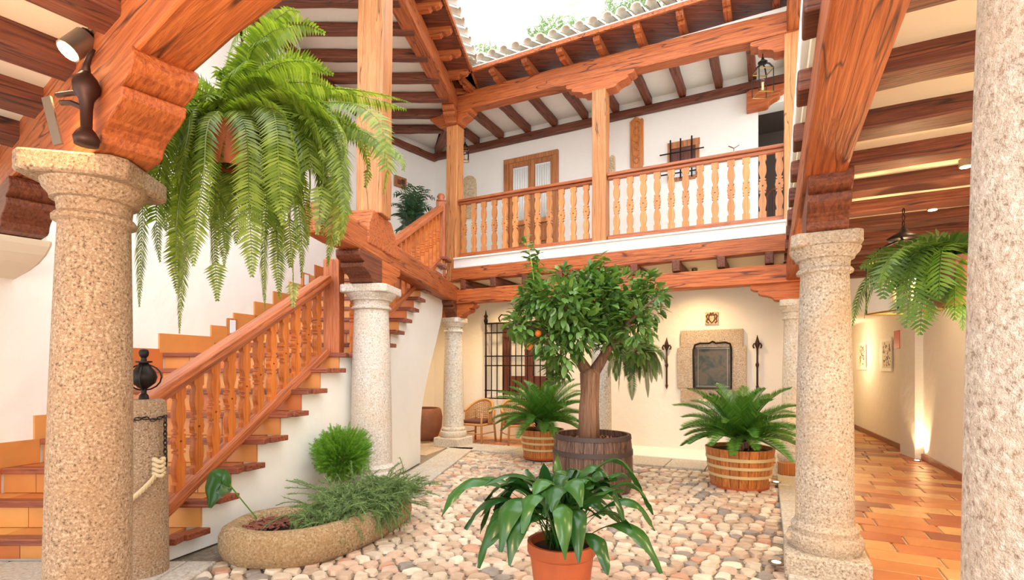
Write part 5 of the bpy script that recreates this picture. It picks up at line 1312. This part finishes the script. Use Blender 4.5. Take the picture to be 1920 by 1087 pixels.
for k in range(520):
    f = R() ** .8; base = V((-1.72, 4.5, .27)).lerp(V((-1.2, 5.35, .27)), f) + V((U(-.2, .2), U(-.22, .2), U(0, .10)))
    a = U(0, 6.28); sprig(base, V((math.cos(a), math.sin(a), U(.3, 1.3))), U(.18, .40), 70, .036)
for k in range(150):
    f = R(); base = V((-1.9, 4.2, .30)).lerp(V((-1.1, 5.0, .3)), f ** .6) + V((0, U(-.05, .15), 0)); sprig(base, V((U(-.2, .7), -.6, .2)), U(.15, .38), 55, .03, .7)
for (u, v, Y, d) in ((770, 905, 5.3, V((1, .2, .5))), (560, 905, 5.3, V((-1, .1, .25))), (740, 900, 5.4, V((.4, .1, .9))), (780, 935, 5.2, V((1, 0, .1)))):
    for q in range(4): sprig(P(u, v, Y) - d * .25, d + V((U(-.2, .2), 0, U(-.1, .1))), .38, 90, .03, .1)
nb.build('needles', 'needle', t, kind='stuff'); stems.build('stems', 'needle', t, kind='stuff')
t = thing('dwarf_cypress', 'round bright green dwarf cypress shrub behind the stone trough', 'shrub', V((-1.93, 5.75, .05)))
cb = MB(); c = P(641, 850, 5.8)
MB().tube([V((c.x, c.y, 0.0)), c], [.03, .015], 6).build('stem', 'trunk', t)
MB().lathe([(.14, 0), (.17, .22), (.15, .22)], V((c.x, c.y, .0)), 18).build('root_collar', 'soil', t)
for k in range(2300):
    d = V((random.gauss(0, 1), random.gauss(0, 1), random.gauss(0, 1) * .9)).normalized()
    r = (.31 + .03 * math.sin(d.x * 7 + d.z * 5) + .025 * math.sin(d.y * 9 + d.z * 8)) * U(.02, 1.1) ** .5; p = c + V((d.x, d.y, d.z * .95)) * r * .82; gd = (d + Z * .45 + V((U(-.3, .3), U(-.3, .3), 0))).normalized()
    sdv = gd.cross(V((U(-1, 1), U(-1, 1), U(-1, 1)))).normalized()
    for j in range(7):
        b = p + gd * j * .014
        for sg in (-1, 1):
            e = (sdv * sg + gd * .8).normalized() * .034 * (1 - j * .09); w = gd * .006; cb.add([b - w, b + e, b + w], [(0, 1, 2)])
cb.build('foliage', 'cypress', t, kind='stuff')
t = thing('aspidistra_sprout', 'single aspidistra leaf on a thin stalk growing from the stone trough', 'plant', P(482, 972, 4.55))
s0 = P(482, 972, 4.55); 
MB().tube(bez(s0, P(455, 940, 4.5), P(430, 908, 4.45), 8), .006, 5).build('stalk', 'cycad', t)
blade(P(432, 912, 4.45), P(408, 868, 4.4), P(393, 952, 4.35), .26, 'aspid', t, stalk=.0, tw=.9)

# ---------------------------------------------------------------- clay jar, wicker chair and stool
jc = V((-1.98, 11.2, .03)); t = thing('clay_vessel', 'big low brown clay vessel on the floor behind the stair wall', 'vessel', jc)
MB().lathe([(.22, 0), (.36, .08), (.44, .28), (.46, .5), (.43, .66), (.40, .70), (.36, .70), (.38, .55)], jc, 28, False).build('vessel', 'terrad', t, smooth='auto')
def wicker_chair(c, rz, label):
    t = thing('wicker_chair', label, 'chair', c); c = V(c); ca, sa = math.cos(rz), math.sin(rz)
    def w(x, y, z): return c + V((x * ca - y * sa, x * sa + y * ca, z))
    for x, y in ((-.26, -.26), (.26, -.26), (-.24, .24), (.24, .24)): MB().tube([w(x * 1.12, y * 1.12, 0), w(x, y, .45), w(x * 1.08, y * 1.05, .68 if y > 0 else .62)], .022, 8).build('leg', 'wicker', t, smooth=True)
    MB().obox(w(-.27, -.27, .36), V((ca, sa, 0)), V((-sa, ca, 0)), Z, .54, .54, .05).build('seat', 'wicker', t, bevel=.02)
    MB().obox(w(-.24, -.25, .41), V((ca, sa, 0)), V((-sa, ca, 0)), Z, .48, .48, .07).build('cushion', 'cushion', t, bevel=.03)
    def arc(f, z, ex=1.0): a = math.pi * (-.08 + 1.16 * f); return w(.31 * math.cos(a) * ex, (.05 + .27 * math.sin(a)) * ex - .05, z + .24 * math.sin(math.pi * f) ** 1.5 * (z - .4) / .25)
    MB().tube([arc(i / 20, .65, 1.04) for i in range(21)], .028, 8).build('arm_rail', 'wicker', t, smooth=True)
    for z in [.42 + .022 * k for k in range(11)]: pass
    wv = MB()
    for k in range(11): wv.tube([arc(i / 40, .42 + .021 * k) + Z * (.004 * (-1) ** (i + k)) for i in range(41)], .0115, 5)
    for k in range(25): wv.tube([arc(k / 24, .40), arc(k / 24, .655)], .008, 5)
    wv.build('woven_back', 'wicker', t, smooth=True)
    for a, b in (((-.26, -.26), (.26, -.26)), ((-.26, -.26), (-.24, .24)), ((.26, -.26), (.24, .24))): MB().tube([w(a[0], a[1], .2), w(b[0], b[1], .2)], .012, 6).build('stretcher', 'wicker', t)
    return t
wicker_chair(V((-.72, 10.95, .03)), -.55 + math.pi * 0, 'wicker tub chair with brown cushion beside the worn white column')
wicker_chair(V((.1, 10.75, .03)), .35, 'second wicker chair mostly hidden behind the left sago palm')
# small wooden block at the foot of the far right column
MB().box((3.93, 7.42, .04), (4.12, 7.60, .22)).build('wood_block', 'tubw', label='small orange wooden block at the foot of the far right column', cat='wood block', bevel=.01)
